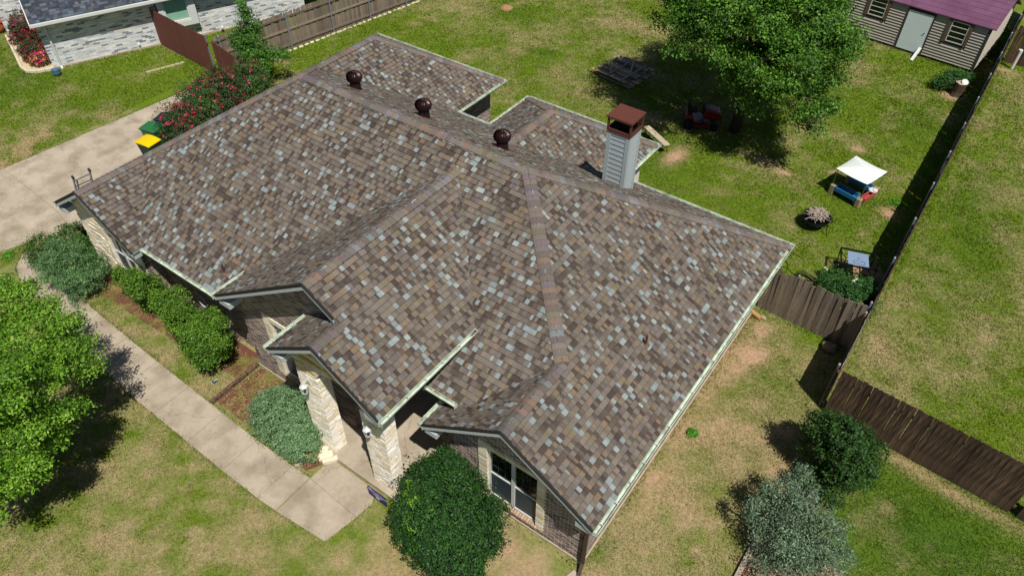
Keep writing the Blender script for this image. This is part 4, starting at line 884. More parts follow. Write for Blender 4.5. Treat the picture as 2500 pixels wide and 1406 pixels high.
def nbox(s0, s1, n0, n1, z0, z1, name, m, par=None, base=None):
    b = MB(); b.add([f_(s0, n0, z0), f_(s1, n0, z0), f_(s1, n1, z0), f_(s0, n1, z0), f_(s0, n0, z1), f_(s1, n0, z1), f_(s1, n1, z1), f_(s0, n1, z1)], [(0, 1, 2, 3), (7, 6, 5, 4), (0, 4, 5, 1), (1, 5, 6, 2), (2, 6, 7, 3), (3, 7, 4, 0)])
    # outward check
    return b.build(name, M[m], par or NH, NO if par is None else (0, 0, 0))
nbox(-.32, 12.2, -.0, .05, -.1, .10, 'foundation', 'found')
# roof plane rising away from the eave
zn = lambda s, n: 2.42 + .5 * (.5 - n)
DK = [lin(c) for c in ('#3c424b', '#343a42', '#454b55', '#4f5560', '#3a3d44', '#5a616b')]
rr = random.Random(2); nr = MB(); vs = [f_(-.46, .5, zn(0, .5)), f_(13, .5, zn(0, .5)), f_(13, -6, zn(0, -6)), f_(-.46, -6, zn(0, -6))]
nr.add(vs + [(x, y, z - .14) for x, y, z in vs], [(0, 1, 2, 3), (7, 6, 5, 4), (0, 4, 5, 1), (1, 5, 6, 2), (2, 6, 7, 3), (3, 7, 4, 0)]); nr = nr.build('roof', M['drip'], NH, NO)
it = []; E_ = .143 / math.hypot(1, .5)
for r_ in range(48):
    n0, n1 = .5 - r_ * E_, .5 - (r_ + 1) * E_; s = -.46 - rr.uniform(0, .2)
    while s < 9:
        w_ = rr.uniform(.1, .28); a_, c_ = max(s, -.46), min(s + w_, 9)
        if c_ > a_ + .01:
            h_ = rr.choice((.008, .014)); vs = [f_(a_, n0, zn(0, n0) + h_), f_(c_, n0, zn(0, n0) + h_), f_(c_, n1, zn(0, n1) + .004), f_(a_, n1, zn(0, n1) + .004), f_(a_, n0, zn(0, n0) - .002), f_(c_, n0, zn(0, n0) - .002)]
            it.append((vs, [(0, 1, 2, 3), (4, 5, 1, 0)], tuple(q * rr.uniform(.85, 1.15) for q in rr.choice(DK)), nr))
        s += w_
pieces('shingle', it, M['shingle'], NH)
nbox(-.5, 13, .50, .62, 2.28, 2.40, 'gutter', 'white'); nbox(-.48, 13, .47, .5, 2.2, 2.40, 'fascia', 'white'); nbox(-.46, 13, .02, .47, 2.24, 2.27, 'soffit', 'soffit')
b = MB(); b.beam(f_(.03, .07, 2.12), f_(.03, .07, .05), .09, .07); b.beam(f_(.03, .55, 2.3), f_(.03, .09, 2.1), .07, .07); b.beam(f_(.03, .09, .1), f_(.03, .3, .04), .09, .07); b.build('downspout', M['white'], NH, NO)
b = MB(); b.add([f_(-.46, .5, 2.2), f_(-.46, .5, 2.42), f_(-.46, -6, zn(0, -6)), f_(-.46, -6, zn(0, -6) - .22), f_(-.5, .5, 2.2), f_(-.5, .5, 2.42), f_(-.5, -6, zn(0, -6)), f_(-.5, -6, zn(0, -6) - .22)], [(0, 1, 2, 3), (7, 6, 5, 4), (1, 5, 6, 2), (0, 4, 5, 1)]); b.build('rake_trim', M['white'], NH, NO)
# box window
fr = nbox(4.95, 5.2, .0, .32, .78, 2.6, 'window_box', 'white'); nbox(6.35, 6.68, .0, .32, .78, 2.6, 'window_box', 'white'); nbox(5.2, 6.35, .0, .32, .78, 1.02, 'window_box', 'white')
wf = nbox(5.2, 6.35, .12, .30, 1.02, 1.09, 'window', 'white'); nbox(5.2, 5.27, .12, .28, 1.09, 2.6, 'side_frame', 'white', wf); nbox(6.28, 6.35, .12, .28, 1.09, 2.6, 'side_frame', 'white', wf)
M['greenglass'] = mat('green_tinted_pane', '#86b59f', rough=.35, spec=.6, var=.1, vscale=2); nbox(5.27, 6.28, .14, .18, 1.09, 2.6, 'pane', 'greenglass', wf); nbox(5.27, 6.28, .18, .20, 1.09, 1.13, 'window_rail', 'wood_g', wf)
# flower bed of pale gravel with scalloped edging
bed = [f_(-.30, .02, 0), f_(-.35, .10, 0), f_(-1.05, .02, 0), f_(-1.45, -.25, 0), f_(-1.62, -.8, 0), f_(-1.9, -4.9, 0), f_(-.32, -4.9, 0)]
M['gravel'] = mat('pale_gravel', '#cbb894', rough=1, var=.35, vscale=30, bump=.03, bscale=45)
b = MB(); b.prism([(x, y) for x, y, z in bed], -.1, .05); tag(b.build('gravel_bed', M['gravel']), 'pale gravel flower bed beside the neighbouring house corner', kind='structure')
E1 = [Vector(p_) for p_ in (bed[0], bed[1], bed[2], bed[3], bed[4], bed[5])]; er = empty('bed_edging', E1[0], 0, 'row of cream scalloped edging blocks around the gravel flower bed', 'edging'); eo = off(er)
for A, B in zip(E1, E1[1:]):
    L = (B - A).length; n = max(1, int(L / .3))
    for i in range(n):
        b = MB(); p_ = A.lerp(B, i / n); q_ = A.lerp(B, (i + .96) / n); b.beam(p_ + Vector((0, 0, .06)), q_ + Vector((0, 0, .06)), .11, .14, lin('#cdc2ab')); b.build('edging_block', M['rock'], er, eo, bevel=.015)
# pots
def pot(name, label, x, y, r, h, col, cat='pot'):
    M_ = mat(name + '_glaze', col, rough=.25, spec=.5, var=.15, vscale=6); root = empty(name, (x, y, 0), 0, label, cat)
    b = MB(); b.lathe([(r * .6, 0), (r * .95, h * .3), (r, h * .6), (r * .82, h * .88), (r * .95, h), (r * .8, h), (r * .75, h * .86)], 18); b.build('pot_body', M_, root, smooth=True)
    b = MB(); b.lathe([(r * .78, h * .80), (r * .5, h * .83), (.01, h * .84)], 14); b.build('soil', M['mulch'], root)
pot('glazed_pot', 'round blue glazed pot beside the white downspout of the pale house', -35.9, 13.45, .2, .30, '#4a6680'); pot('clay_pot', 'terracotta pot at the left edge beside the pale house', -42.55, 14.2, .42, .55, '#a8583a')
b = MB(); b.tube((-35.15, 17.35, .28), (-34.98, 17.3, .24), .06, 8); tag(b.build('wall_light', M['white']), 'small white flood light low on the pale wall left of the brown fence', 'light')
b = MB(); b.tube((-33.35, 21.0, .28), (-33.2, 20.95, .24), .06, 8); tag(b.build('wall_light', M['white']), 'small white flood light low on the pale wall right of the box window', 'light')
b = MB(); rr = random.Random(5); p0_, p1_ = Vector((-32.75, 16.05, 0)), Vector((-32.15, 17.75, 0)); er = empty('stone_strip', p0_, 0, 'thin line of pale stones in the grass in front of the red-brown fence', 'edging')
for i in range(8):
    b = MB(); a_ = p0_.lerp(p1_, i / 8); c_ = p0_.lerp(p1_, (i + .9) / 8); b.beam(a_ + Vector((0, 0, .03)), c_ + Vector((0, 0, .03)), .07, .06, lin('#bdb595')); b.build('edging_stone', M['rock'], er, off(er))
# ------------------------------------------------------------------ plants
def norm(v): return v / np.maximum(np.linalg.norm(v, axis=-1, keepdims=True), 1e-9)
def leafset(ctr, nrm, per, spread, size, pal, rng, flat=.6, up=.5, jit=.25, asp=.5, dirj=.9):
    n = len(ctr); c = np.repeat(ctr, per, 0); nn = np.repeat(nrm, per, 0); N = n * per
    p = c + rng.normal(0, 1, (N, 3)) * np.array([spread, spread, spread * flat]) 
    nv = norm(nn * .6 + np.array([0, 0, up]) + rng.normal(0, dirj * .6, (N, 3)))
    t = norm(np.cross(nv, rng.normal(0, 1, (N, 3)))); s = np.cross(nv, t); sz = size * rng.uniform(.6, 1.35, (N, 1))
    V = np.stack([p - t * sz, p - s * sz * asp, p + t * sz, p + s * sz * asp], 1)
    pc = np.array([lin(q) for q in pal]); ci = np.repeat(rng.integers(0, len(pc), n), per); mixr = rng.random(N) < .3; ci[mixr] = rng.integers(0, len(pc), mixr.sum())
    C = pc[ci] * rng.uniform(1 - jit, 1 + jit, (N, 1)); return V.reshape(-1, 3), C
def crown(parent, blobs, nclump, per, spread, size, pal, seed, lo=.55, flat=.6, up=.5, zmin=-.55, rough=.16, name='crown', asp=.5, jit=.25, top=None, ragged=.25, dirj=.9, sub=0, subr=(.26, .42)):
    rng = np.random.default_rng(seed)
    if sub:
        out = []
        for c, r in blobs:
            out.append((c, tuple(q * .55 for q in r)))
            for _ in range(sub):
                d_ = norm(rng.normal(0, 1, 3) + np.array([0, 0, .35])); k_ = rng.uniform(*subr); q_ = rng.uniform(.62, .86)
                out.append((tuple(c[i] + d_[i] * r[i] * q_ for i in range(3)), (r[0] * k_, r[1] * k_, r[2] * k_ * .8)))
        blobs = out
    B = np.array([[*c, *r] for c, r in blobs]); area = (B[:, 3] * B[:, 4] * B[:, 5]) ** (2 / 3); k = rng.choice(len(B), nclump * 2, p=area / area.sum())
    d = norm(rng.normal(0, 1, (nclump * 2, 3))); keep = d[:, 2] > zmin; k, d = k[keep][:nclump], d[keep][:nclump]; n = len(k)
    rad = lo + (1 - lo) * rng.random(n) ** .45; rad = rad * (1 + rng.normal(0, rough, n) * .5)
    # lumpy outline
    ph = rng.uniform(0, 6.28, (len(B), 3)); an = np.arctan2(d[:, 1], d[:, 0]); rad *= 1 + ragged * (.5 * np.sin(an * 3 + ph[k, 0]) * .4 + .5 * np.sin(an * 7 + d[:, 2] * 5 + ph[k, 1]) * .35 + .3 * np.sin(an * 13 + d[:, 2] * 9 + ph[k, 2]) * .4)
    P = B[k, :3] + d * B[k, 3:] * rad[:, None]; P[:, 2] = np.maximum(P[:, 2], .04)
    V, C = leafset(P, d, per, spread, size, pal, rng, flat, up, jit, asp, dirj); V[:, 2] = np.maximum(V[:, 2], .01)
    base = off(parent); return link(name, fastmesh(name, V, 4, np.clip(C, 0, 1), M['leaf']), None, parent, base)
def trunk(parent, pts_list, name='trunk', m='bark', n=8):
    b = MB()
    for pts, rad in pts_list: b.path(pts, rad, n)
    return b.build(name, M[m], parent, off(parent), smooth=True)
def limbs(rnd, base, h, r, targets):
    L = [([base, (base[0] + .05, base[1], base[2] + h * .5), (base[0] - .04, base[1] + .05, base[2] + h)], [r, r * .85, r * .7])]
    top = Vector(L[0][0][-1])
    for t in targets:
        t = Vector(t); st = Vector(base).lerp(top, rnd.uniform(.65, 1)); m_ = st.lerp(t, .5) + Vector((rnd.uniform(-.2, .2), rnd.uniform(-.2, .2), rnd.uniform(.0, .4)))
        L.append(([tuple(st), tuple(m_), tuple(t)], [r * .5, r * .3, r * .08]))
    return L
rl = random.Random(21)
G1 = ['#47701d', '#527d22', '#3c6119', '#5f8a2a', '#355615', '#6b9432']
# big tree
tb = (-8.2, 27.9, 0); BT = empty('shade_tree', tb, 0, 'large spreading green shade tree over the back yard mower', 'tree')
bl = [((-8.6, 27.4, 5.3), (2.9, 2.7, 2.4)), ((-11.3, 27.2, 5.2), (1.8, 1.7, 1.5)), ((-10.2, 30.0, 5.2), (2.6, 2.4, 1.9)), ((-6.7, 29.2, 4.9), (2.0, 2.2, 1.8)), ((-6.9, 25.9, 4.3), (1.7, 1.5, 1.5)), ((-5.6, 27.7, 4.1), (1.45, 1.6, 1.5)), ((-9.4, 25.4, 4.6), (1.5, 1.4, 1.2)), ((-5.1, 26.2, 2.9), (.95, .95, .95)), ((-7.8, 31.2, 5.0), (2.3, 2.0, 1.8)), ((-8.6, 28.6, 6.8), (2.1, 2.1, 1.3)), ((-7.8, 27.2, 3.4), (1.5, 1.3, .9)), ((-11.6, 29.2, 4.6), (1.2, 1.2, 1.0)), ((-10.3, 26.8, 6.8), (2.0, 2.1, 1.5)), ((-8.0, 28.8, 7.6), (2.8, 2.4, 1.6)), ((-7.3, 26.2, 3.1), (1.3, 1.0, .9))]
BTC = crown(BT, bl, 7600, 28, .17, .055, ['#436a1b', '#4f7a1f', '#39601a', '#5c8a26', '#2f5216', '#6b972f', '#4a7320'], 31, lo=.55, rough=.26, ragged=.4, jit=.3, flat=.5, sub=16)
trunk(BT, limbs(rl, tb, 2.6, .26, [(q[0][0] + rl.uniform(-.4, .4), q[0][1] + rl.uniform(-.4, .4), q[0][2] + .5) for q in bl] * 2))
# left front tree
lt = (-17.2, 1.6, 0); LT = empty('young_tree', lt, 0, 'bright yellow-green tree at the left edge beside the walkway', 'tree')
bl = [(tuple(at(px, py, z)), (r_, r_, r_ * .85)) for px, py, z, r_ in ((60, 760, 3.4, .85), (140, 830, 3.4, .75), (175, 915, 3.1, .7), (60, 900, 4.0, .95), (75, 1020, 3.5, .8), (125, 1070, 2.7, .5), (0, 1110, 3.2, .8), (45, 1165, 2.5, .55), (-30, 1215, 2.4, .6), (-60, 820, 3.6, 1.0), (-90, 980, 4.0, 1.2), (-120, 1140, 3.2, 1.0), (0, 980, 4.5, .8), (185, 1000, 2.6, .35), (15, 710, 2.8, .45))]
crown(LT, bl, 2700, 26, .11, .040, ['#5e8a20', '#6d9a24', '#54801e', '#7aa62c', '#4a731b', '#87ad38'], 32, lo=.45, rough=.3, ragged=.4, jit=.28, flat=.5, sub=9, subr=(.3, .45))
trunk(LT, limbs(rl, lt, 1.5, .10, [(q[0][0], q[0][1], q[0][2] + .2) for q in bl] * 2))
def shrub(name, label, x, y, blobs, ncl, per, spread, size, pal, seed, cat='bush', group=None, stems=5, **k):
    o = empty(name, (x, y, 0), 0, label, cat, group); crown(o, blobs, ncl, per, spread, size, pal, seed, **k)
    b = MB(); r_ = random.Random(seed)
    zt = max(q[0][2] for q in blobs)
    for i in range(stems):
        q = r_.choice(blobs)[0]; b.path([(x + r_.uniform(-.1, .1), y + r_.uniform(-.1, .1), 0), ((x + q[0]) / 2, (y + q[1]) / 2, zt * .5), (q[0] + r_.uniform(-.1, .1), q[1] + r_.uniform(-.1, .1), zt)], [.03, .022, .008], 5)
    b.build('stem', M['bark'], o, off(o)); return o
JUN = ['#4e6b43', '#5a7a4e', '#46613f', '#688a5c', '#3f5939']
shrub('juniper', 'rounded grey-green juniper at the left end of the house by the garage window', -21.7, 6.2, [((-21.85, 6.1, .85), (1.15, .9, .95)), ((-22.4, 5.85, .65), (.75, .65, .7)), ((-21.4, 6.25, .7), (.75, .7, .75)), ((-21.5, 5.8, .55), (.8, .6, .55))], 1700, 16, .055, .030, ['#5f8350', '#6b905a', '#527443', '#789e66', '#48693c'], 41, lo=.75, rough=.2, ragged=.4, asp=.4, sub=18, subr=(.2, .32))
shrub('hedge_shrub', 'dark green hedge shrub behind the left juniper beside the driveway', -23.4, 6.9, [((-23.9, 6.1, .45), (.65, .6, .55)), ((-23.6, 7.0, .5), (.6, .7, .55)), ((-23.1, 7.6, .5), (.6, .55, .55)), ((-22.6, 7.4, .45), (.5, .5, .5))], 1000, 14, .06, .034, ['#3a5a1e', '#45691f', '#2f4c19', '#4f7526'], 42, lo=.7)
SHR = ['#4c721d', '#5a8222', '#436719', '#68902a', '#3a5a17', '#749a32']
shrub('front_shrub', 'leftmost green shrub under the front wall next to the left juniper', -19.2, 6.6, [((-19.75, 6.8, .85), (.50, .46, .78)), ((-18.8, 6.7, 1.0), (.58, .50, .92))], 1000, 15, .07, .034, SHR, 43, lo=.6, ragged=.4, rough=.25, sub=14, subr=(.25, .4), group='leafy shrubs under the front wall')
shrub('front_shrub', 'middle green shrub of the three under the front wall', -17.2, 6.75, [((-17.15, 6.7, 1.05), (.70, .58, .98))], 900, 15, .07, .034, SHR, 44, lo=.6, ragged=.4, rough=.25, sub=14, subr=(.25, .4), group='leafy shrubs under the front wall')
shrub('front_shrub', 'rightmost green shrub under the front wall beside the centre gable corner', -15.35, 6.75, [((-15.3, 6.6, 1.1), (.90, .72, 1.02))], 1250, 15, .07, .034, SHR, 45, lo=.6, ragged=.4, rough=.25, sub=14, subr=(.25, .4), group='leafy shrubs under the front wall')
shrub('round_juniper', 'round grey-green juniper in the bed left of the stone porch column', -11.75, 6.1, [((-11.8, 6.1, .62), (1.08, .78, .72)), ((-12.3, 6.35, .5), (.75, .62, .58)), ((-11.15, 5.9, .45), (.6, .5, .5))], 1900, 16, .05, .027, ['#74966a', '#80a474', '#66885a', '#8eb07e', '#5c7c52'], 46, lo=.82, rough=.12, ragged=.3, asp=.4)
shrub('holly_bush', 'large dark green holly bush in front of the right window', -6.5, 6.3, [((-6.4, 6.42, 1.05), (1.32, 1.12, 1.05)), ((-6.0, 6.0, .75), (1.1, .9, .72)), ((-6.75, 6.75, 1.3), (.85, .65, .75)), ((-6.85, 7.1, 1.75), (.4, .3, .45))], 3600, 16, .05, .030, ['#23451a', '#2c541d', '#1f3e17', '#35621f', '#28501b'], 47, lo=.82, rough=.2, ragged=.45, jit=.42, asp=.55)
hb_ = bpy.data.objects.get('holly_bush'); crown(hb_, [((-6.95, 5.98, 1.72), (.32, .22, .2)), ((-6.7, 5.6, 1.45), (.2, .2, .14)), ((-6.45, 5.9, 1.78), (.1, .1, .1)), ((-7.3, 6.3, 1.5), (.22, .16, .14))], 75, 14, .05, .034, ['#6f9a26', '#7fae2e', '#5f8a22'], 48, name='new_growth')
shrub('evergreen_bush', 'round dark evergreen bush in front of the dark brown fence', .55, 13.4, [((.55, 13.35, 1.35), (.95, .9, .95)), ((.95, 13.75, 1.0), (.75, .7, .8)), ((.2, 13.6, 1.5), (.6, .55, .7)), ((.8, 12.9, .8), (.7, .6, .7))], 1900, 15, .07, .038, ['#2b4a17', '#34561b', '#243f14', '#3d6420', '#2a4a1c'], 49, lo=.6, rough=.22, ragged=.4, jit=.35, sub=12)
SG = ['#698565', '#779272', '#5b7557', '#869f7f', '#50694d', '#737b62']
shrub('sage_bush', 'silvery sage green bush at the lower right beside the evergreen', .5, 10.9, [((.1, 11.3, 1.2), (.7, .65, .85)), ((.75, 11.0, 1.0), (.85, .75, .9)), ((.3, 10.5, 1.0), (.75, .7, .85)), ((1.15, 10.5, .9), (.7, .6, .75)), ((.0, 10.9, 1.1), (.6, .55, .8)), ((.1, 11.7, 1.7), (.22, .22, .55)), ((-.3, 11.35, 1.35), (.28, .28, .45)), ((.5, 11.6, 1.5), (.2, .2, .45)), ((-.55, 10.7, 1.2), (.22, .22, .4)), ((1.7, 10.9, 1.0), (.3, .25, .4)), ((1.35, 11.3, 1.1), (.25, .25, .4)), ((.7, 9.9, .8), (.75, .6, .7))], 1500, 15, .085, .030, SG, 50, lo=.45, rough=.35, ragged=.6, jit=.3, asp=.45, stems=14, sub=9)
def flowers(parent, blobs, n, pal, seed, size=.045, per=6, spread=.035):
    rng = np.random.default_rng(seed); B = np.array([[*c, *r] for c, r in blobs]); k = rng.integers(0, len(B), n * 3); d = norm(rng.normal(0, 1, (n * 3, 3)) + np.array([.25, -.25, .45])); keep = d[:, 2] > -.1; k, d = k[keep][:n], d[keep][:n]
    P = B[k, :3] + d * B[k, 3:] * 1.03; V, C = leafset(P, d, per, spread, size, pal, rng, 1, .4, .15, .8)
    me = fastmesh('flowers', V, 4, np.clip(C, 0, 1), M['petal']); tag(link('flowers', me, None, parent, off(parent)), kind='stuff')
RB = ['#2e4a22', '#38582a', '#27401f', '#44682e', '#4b3a2a', '#31502a']
PINK = ['#b82148', '#cc3459', '#a51b3f', '#d84d70', '#9b1936']
rbs = [((-25.75, 13.3, 1.0), (.8, .85, .95), 'nearest the yellow bin'), ((-26.35, 14.6, 1.15), (.9, .9, 1.05), 'second from the yellow bin'), ((-26.5, 15.7, 1.15), (.95, .95, 1.1), 'third from the yellow bin'), ((-26.2, 17.1, 1.05), (.9, .9, 1.05), 'farthest from the bins near the fence')]
for i, (c_, r_, w_) in enumerate(rbs):
    bb = [(c_, r_), ((c_[0] + .9, c_[1] - .3, c_[2] - .1), (.75, .75, .9)), ((c_[0] - .3, c_[1] + .4, c_[2] + .2), (.5, .5, .6))]
    o = shrub('rose_bush', 'pink flowering rose bush ' + w_ + ' behind the house', c_[0], c_[1], bb, 1000, 14, .07, .036, RB if i % 2 == 0 else ['#37552a', '#2f4b24', '#426430', '#58762c'], 60 + i, group='pink rose bushes along the driveway end', lo=.6, ragged=.6, rough=.3, jit=.35)
    flowers(o, bb, 85 if i < 3 else 28, PINK, 70 + i, .040)
st = (-27.9, 18.9, 0); ST = empty('small_tree', st, 0, 'slim bright green young tree beside the red-brown fence gate', 'tree')
bl = [((-27.8, 18.7, 1.6), (.75, .7, .8)), ((-27.9, 18.9, 2.5), (.45, .45, .8)), ((-27.9, 18.8, 3.3), (.22, .22, .6)), ((-27.2, 18.3, 1.2), (.6, .6, .5)), ((-27.0, 19.3, 1.3), (.8, .5, .35)), ((-28.2, 18.4, 2.0), (.5, .4, .5))]
crown(ST, bl, 900, 13, .085, .045, ['#3f6b20', '#4d7c26', '#375f1c', '#5b8c30'], 80, lo=.3, rough=.4, ragged=.7, jit=.3); trunk(ST, limbs(rl, st, 1.4, .05, [q[0] for q in bl]))
# neighbour's roses
for i, (s_, n_, r_, pal, fl, lab) in enumerate([(-.85, -3.9, .85, ['#3b4a2c', '#46552f', '#4d3b30', '#2f3d24'], 25, 'dark reddish rose bush farthest back in the gravel bed'), (-.85, -2.5, .9, ['#3b4a2c', '#51382d', '#46552f', '#4a3129'], 70, 'middle dark rose bush with red blooms in the gravel bed'), (-.9, -1.35, .55, ['#3b4a2c', '#5b3c30', '#46552f'], 30, 'small dark rose bush nearer the corner of the gravel bed')]):
    c_ = Vector(f_(s_, n_, r_ * .85)); bb = [(tuple(c_), (r_ * .8, r_ * .9, r_ * .85)), ((c_.x + .3, c_.y + .2, c_.z - .1), (r_ * .6, r_ * .6, r_ * .7))]
    o = shrub('dark_rose_bush', lab, c_.x, c_.y, bb, 600, 14, .06, .034, pal, 90 + i, lo=.6, jit=.3, ragged=.4); flowers(o, bb, fl, ['#a01f35', '#b8304a', '#8c1a2c'], 95 + i)
c_ = Vector(f_(-.72, -.75, .3)); o = shrub('flower_clump', 'low clump of magenta and yellow flowers at the front of the gravel bed', c_.x, c_.y, [(tuple(c_), (.45, .5, .3))], 220, 12, .05, .03, ['#3b5a2c', '#46652f'], 99, cat='flowers'); flowers(o, [(tuple(c_), (.45, .5, .3))], 70, ['#c21e63', '#d8408a', '#d6a52a', '#b3202e'], 98)
# white rose by the side fence
bb = [((-1.5, 19.9, .75), (.65, .55, .65)), ((-.75, 19.7, .8), (.6, .6, .7)), ((-1.1, 19.3, .9), (.6, .45, .75)), ((-.65, 20.4, .7), (.35, .35, .5))]
o = shrub('white_rose_bush', 'green rose bush with a few white blooms behind the old side fence', -1.1, 19.7, bb, 1100, 14, .06, .036, ['#2c5520', '#356325', '#244a1b', '#40742c'], 101, lo=.5, ragged=.5, jit=.3)
flowers(o, bb, 11, ['#e8e6cf', '#efeede', '#e3dfae'], 102, .05, 10, .025)
# saplings near the stumps, weeds
shrub('sapling', 'scraggly dark sapling growing around the tree stumps by the shed', -1.7, 37.2, [((-1.95, 36.9, .4), (.4, .35, .4)), ((-1.3, 37.7, .4), (.6, .5, .35)), ((-1.7, 37.3, .5), (.4, .4, .4))], 260, 12, .08, .045, ['#2f5a22', '#3a682a', '#294f1e'], 103, lo=.3, jit=.3)
for i, (px, py, r_, lab) in enumerate([(1690, 1058, .11, 'small bright green weed in the dry grass right of the house'), (1565, 870, .0, ''), (22, 625, .16, 'small green weed beside the curve of the walkway'), (2188, 498, .2, 'tuft of tall grass right of the play table')]):
    if r_: q = at(px, py); shrub('weed', lab, q.x, q.y, [((q.x, q.y, .05), (r_, r_, .07))], 45, 10, .04, .03, ['#4f8a22', '#5d9a2a'], 110 + i, cat='weed', stems=1)
# ------------------------------------------------------------------ tree stumps
def stump(x, y, r, h, lab, cap=None):
    o = empty('tree_stump', (x, y, 0), 0, lab, 'stump', 'stumps by the shed'); b = MB(); rr = random.Random(int(h * 100)); n = 14; vs = []
    for z, k in ((0, 1.25), (h * .3, 1.02), (h, .95)):
        for i in range(n): a_ = 2 * math.pi * i / n; q = k * r * (1 + rr.uniform(-.08, .08)); vs.append((q * math.cos(a_), q * math.sin(a_), z + (rr.uniform(-.04, .04) if z == h else 0)))
    b.add(vs, [(j * n + i, j * n + (i + 1) % n, (j + 1) * n + (i + 1) % n, (j + 1) * n + i) for j in range(2) for i in range(n)]); b.build('stump_body', M['bark'], o)
    b = MB(); b.lathe([(r * .93, h - .03), (r * .5, h - .0), (.01, h - .01)], n); b.build('cut_top', M['wood_g'], o)
    if cap: b = MB(); b.lathe([(.14, 0), (.15, .04), (.02, .05)], 14); tag(b.build('stone_disc', M['white'], None, (x + .12, y + .02, h + .02), (R(25), R(20), 0)), 'pale round disc lying on top of the front stump', 'disc')
stump(-1.2, 36.85, .26, .62, 'front brown tree stump with a pale disc on top near the shed', True); stump(-1.75, 37.6, .22, .55, 'dark rear tree stump behind the first one near the shed')
# white pipe with a red patch
o = empty('vent_post', (.40, 41.1, 0), 0, 'white pipe standing in front of the far brown fence with a red stripe', 'pipe'); b = MB(); b.tube((0, 0, 0), (.02, -.02, .95), .085, 14); b.build('pipe_body', M['white'], o); b = MB(); b.lathe([(.09, .9), (.092, .97), (.02, .985)], 14); b.build('pipe_cap', M['white'], o)
M['red'] = mat('red_label', '#a33030', rough=.5); b = MB(); b.box((-.088, -.05, .35), (-.083, .02, .8)); b.box((-.05, -.087, .35), (-.02, -.083, .8)); b.build('red_stripe', M['red'], o)
# ------------------------------------------------------------------ wheeled bins
def bin_(label, x, y, rz, lid, body, z=0):
    o = empty('wheeled_bin', (x, y, z), rz, label, 'bin', 'wheeled bins behind the garage'); b = MB()
    w0, d0, w1, d1, h = .46, .52, .60, .72, .95
    b.add([(-w0 / 2, -d0 / 2, .06), (w0 / 2, -d0 / 2, .06), (w0 / 2, d0 / 2, .06), (-w0 / 2, d0 / 2, .06), (-w1 / 2, -d1 / 2, h), (w1 / 2, -d1 / 2, h), (w1 / 2, d1 / 2, h), (-w1 / 2, d1 / 2, h)], [(0, 3, 2, 1), (0, 1, 5, 4), (1, 2, 6, 5), (2, 3, 7, 6), (3, 0, 4, 7), (4, 5, 6, 7)]); b.build('bin_body', body, o, bevel=.03)
    b = MB(); b.box((-.315, -.38, .93), (.315, .375, .975)); b.build('rim', body, o, bevel=.012)
    b = MB(); vs = []; n = 6
    for i in range(n + 1):
        t = i / n; y_ = -.40 + .80 * t; z_ = 1.0 + .055 * math.sin(math.pi * t)
        for x_ in (-.325, -.29, .29, .325): vs.append((x_, y_, z_ - (.03 if abs(x_) > .3 else 0)))
    fs = [(i * 4 + j, i * 4 + j + 1, i * 4 + j + 5, i * 4 + j + 4) for i in range(n) for j in range(3)]; k = len(vs); vs += [(x_, y_, .965) for x_, y_, z_ in vs]
    ring = [0, 1, 2, 3] + [4 * i + 3 for i in range(1, n + 1)] + [4 * n + 2, 4 * n + 1, 4 * n] + [4 * i for i in range(n - 1, 0, -1)]
    fs += [(ring[i], ring[i] + k, ring[(i + 1) % len(ring)] + k, ring[(i + 1) % len(ring)]) for i in range(len(ring))]
    b.add(vs, fs); b.build('bin_lid', lid, o, smooth=False)
    for s_ in (-1, 1): b = MB(); b.tube((s_ * .24, .33, .1), (s_ * .29, .33, .1), .1, 14); b.build('wheel', M['blackm'], o)
    b = MB(); b.tube((-.25, .42, .92), (.25, .42, .92), .018, 8); b.build('handle', M['blackm'], o)
M['bgreen'] = mat('green_plastic', '#2c6b3f', rough=.5, var=.08); M['bdk'] = mat('dark_green_plastic', '#1f3a2a', rough=.6); M['byel'] = mat('yellow_plastic', '#e8c400', rough=.35, spec=.4); M['bnavy'] = mat('navy_plastic', '#262c38', rough=.45)
bin_('yellow-lidded wheeled bin nearest the roof edge', -26.1, 11.88, R(98), M['byel'], M['bdk']); bin_('green wheeled bin between the yellow and dark blue ones', -26.85, 12.58, R(104), M['bgreen'], M['bgreen']); bin_('dark blue lidded bin partly hidden by rose leaves', -27.0, 13.35, R(110), M['bnavy'], M['bnavy'])
# ------------------------------------------------------------------ ladder at the garage eave
o = empty('ladder', (-23.6, 7.9, 0), 0, 'aluminium ladder top standing above the left garage eave', 'ladder')
A0, B0 = Vector((-23.7, 7.45, 0)), Vector((-23.65, 7.98, 0)); A1, B1 = Vector((-22.25, 7.45, 3.42)), Vector((-22.2, 7.98, 3.42))
for a_, c_ in ((A0, A1), (B0, B1)): b = MB(); b.beam(a_, c_, .03, .08); b.build('side_rail', M['alu'], o, off(o))
for a_, c_ in ((A0, A1), (B0, B1)):
    e_ = Vector((.12, .045 if a_ is A0 else -.045, .02)); b = MB(); b.beam(a_ + (c_ - a_) * .55 + e_, c_ - (c_ - a_) * .03 + e_, .028, .07); b.build('inner_rail', M['alu'], o, off(o)); b = MB(); b.beam(c_ - Vector((.02, 0, .04)), c_ + Vector((.02, 0, .05)), .05, .1); b.build('rail_cap', M['bnavy'], o, off(o))
for k in range(1, 13):
    t = k / 12.6; b = MB(); b.tube(A0.lerp(A1, t), B0.lerp(B1, t), .017, 8); b.build('rung', M['alu'], o, off(o))
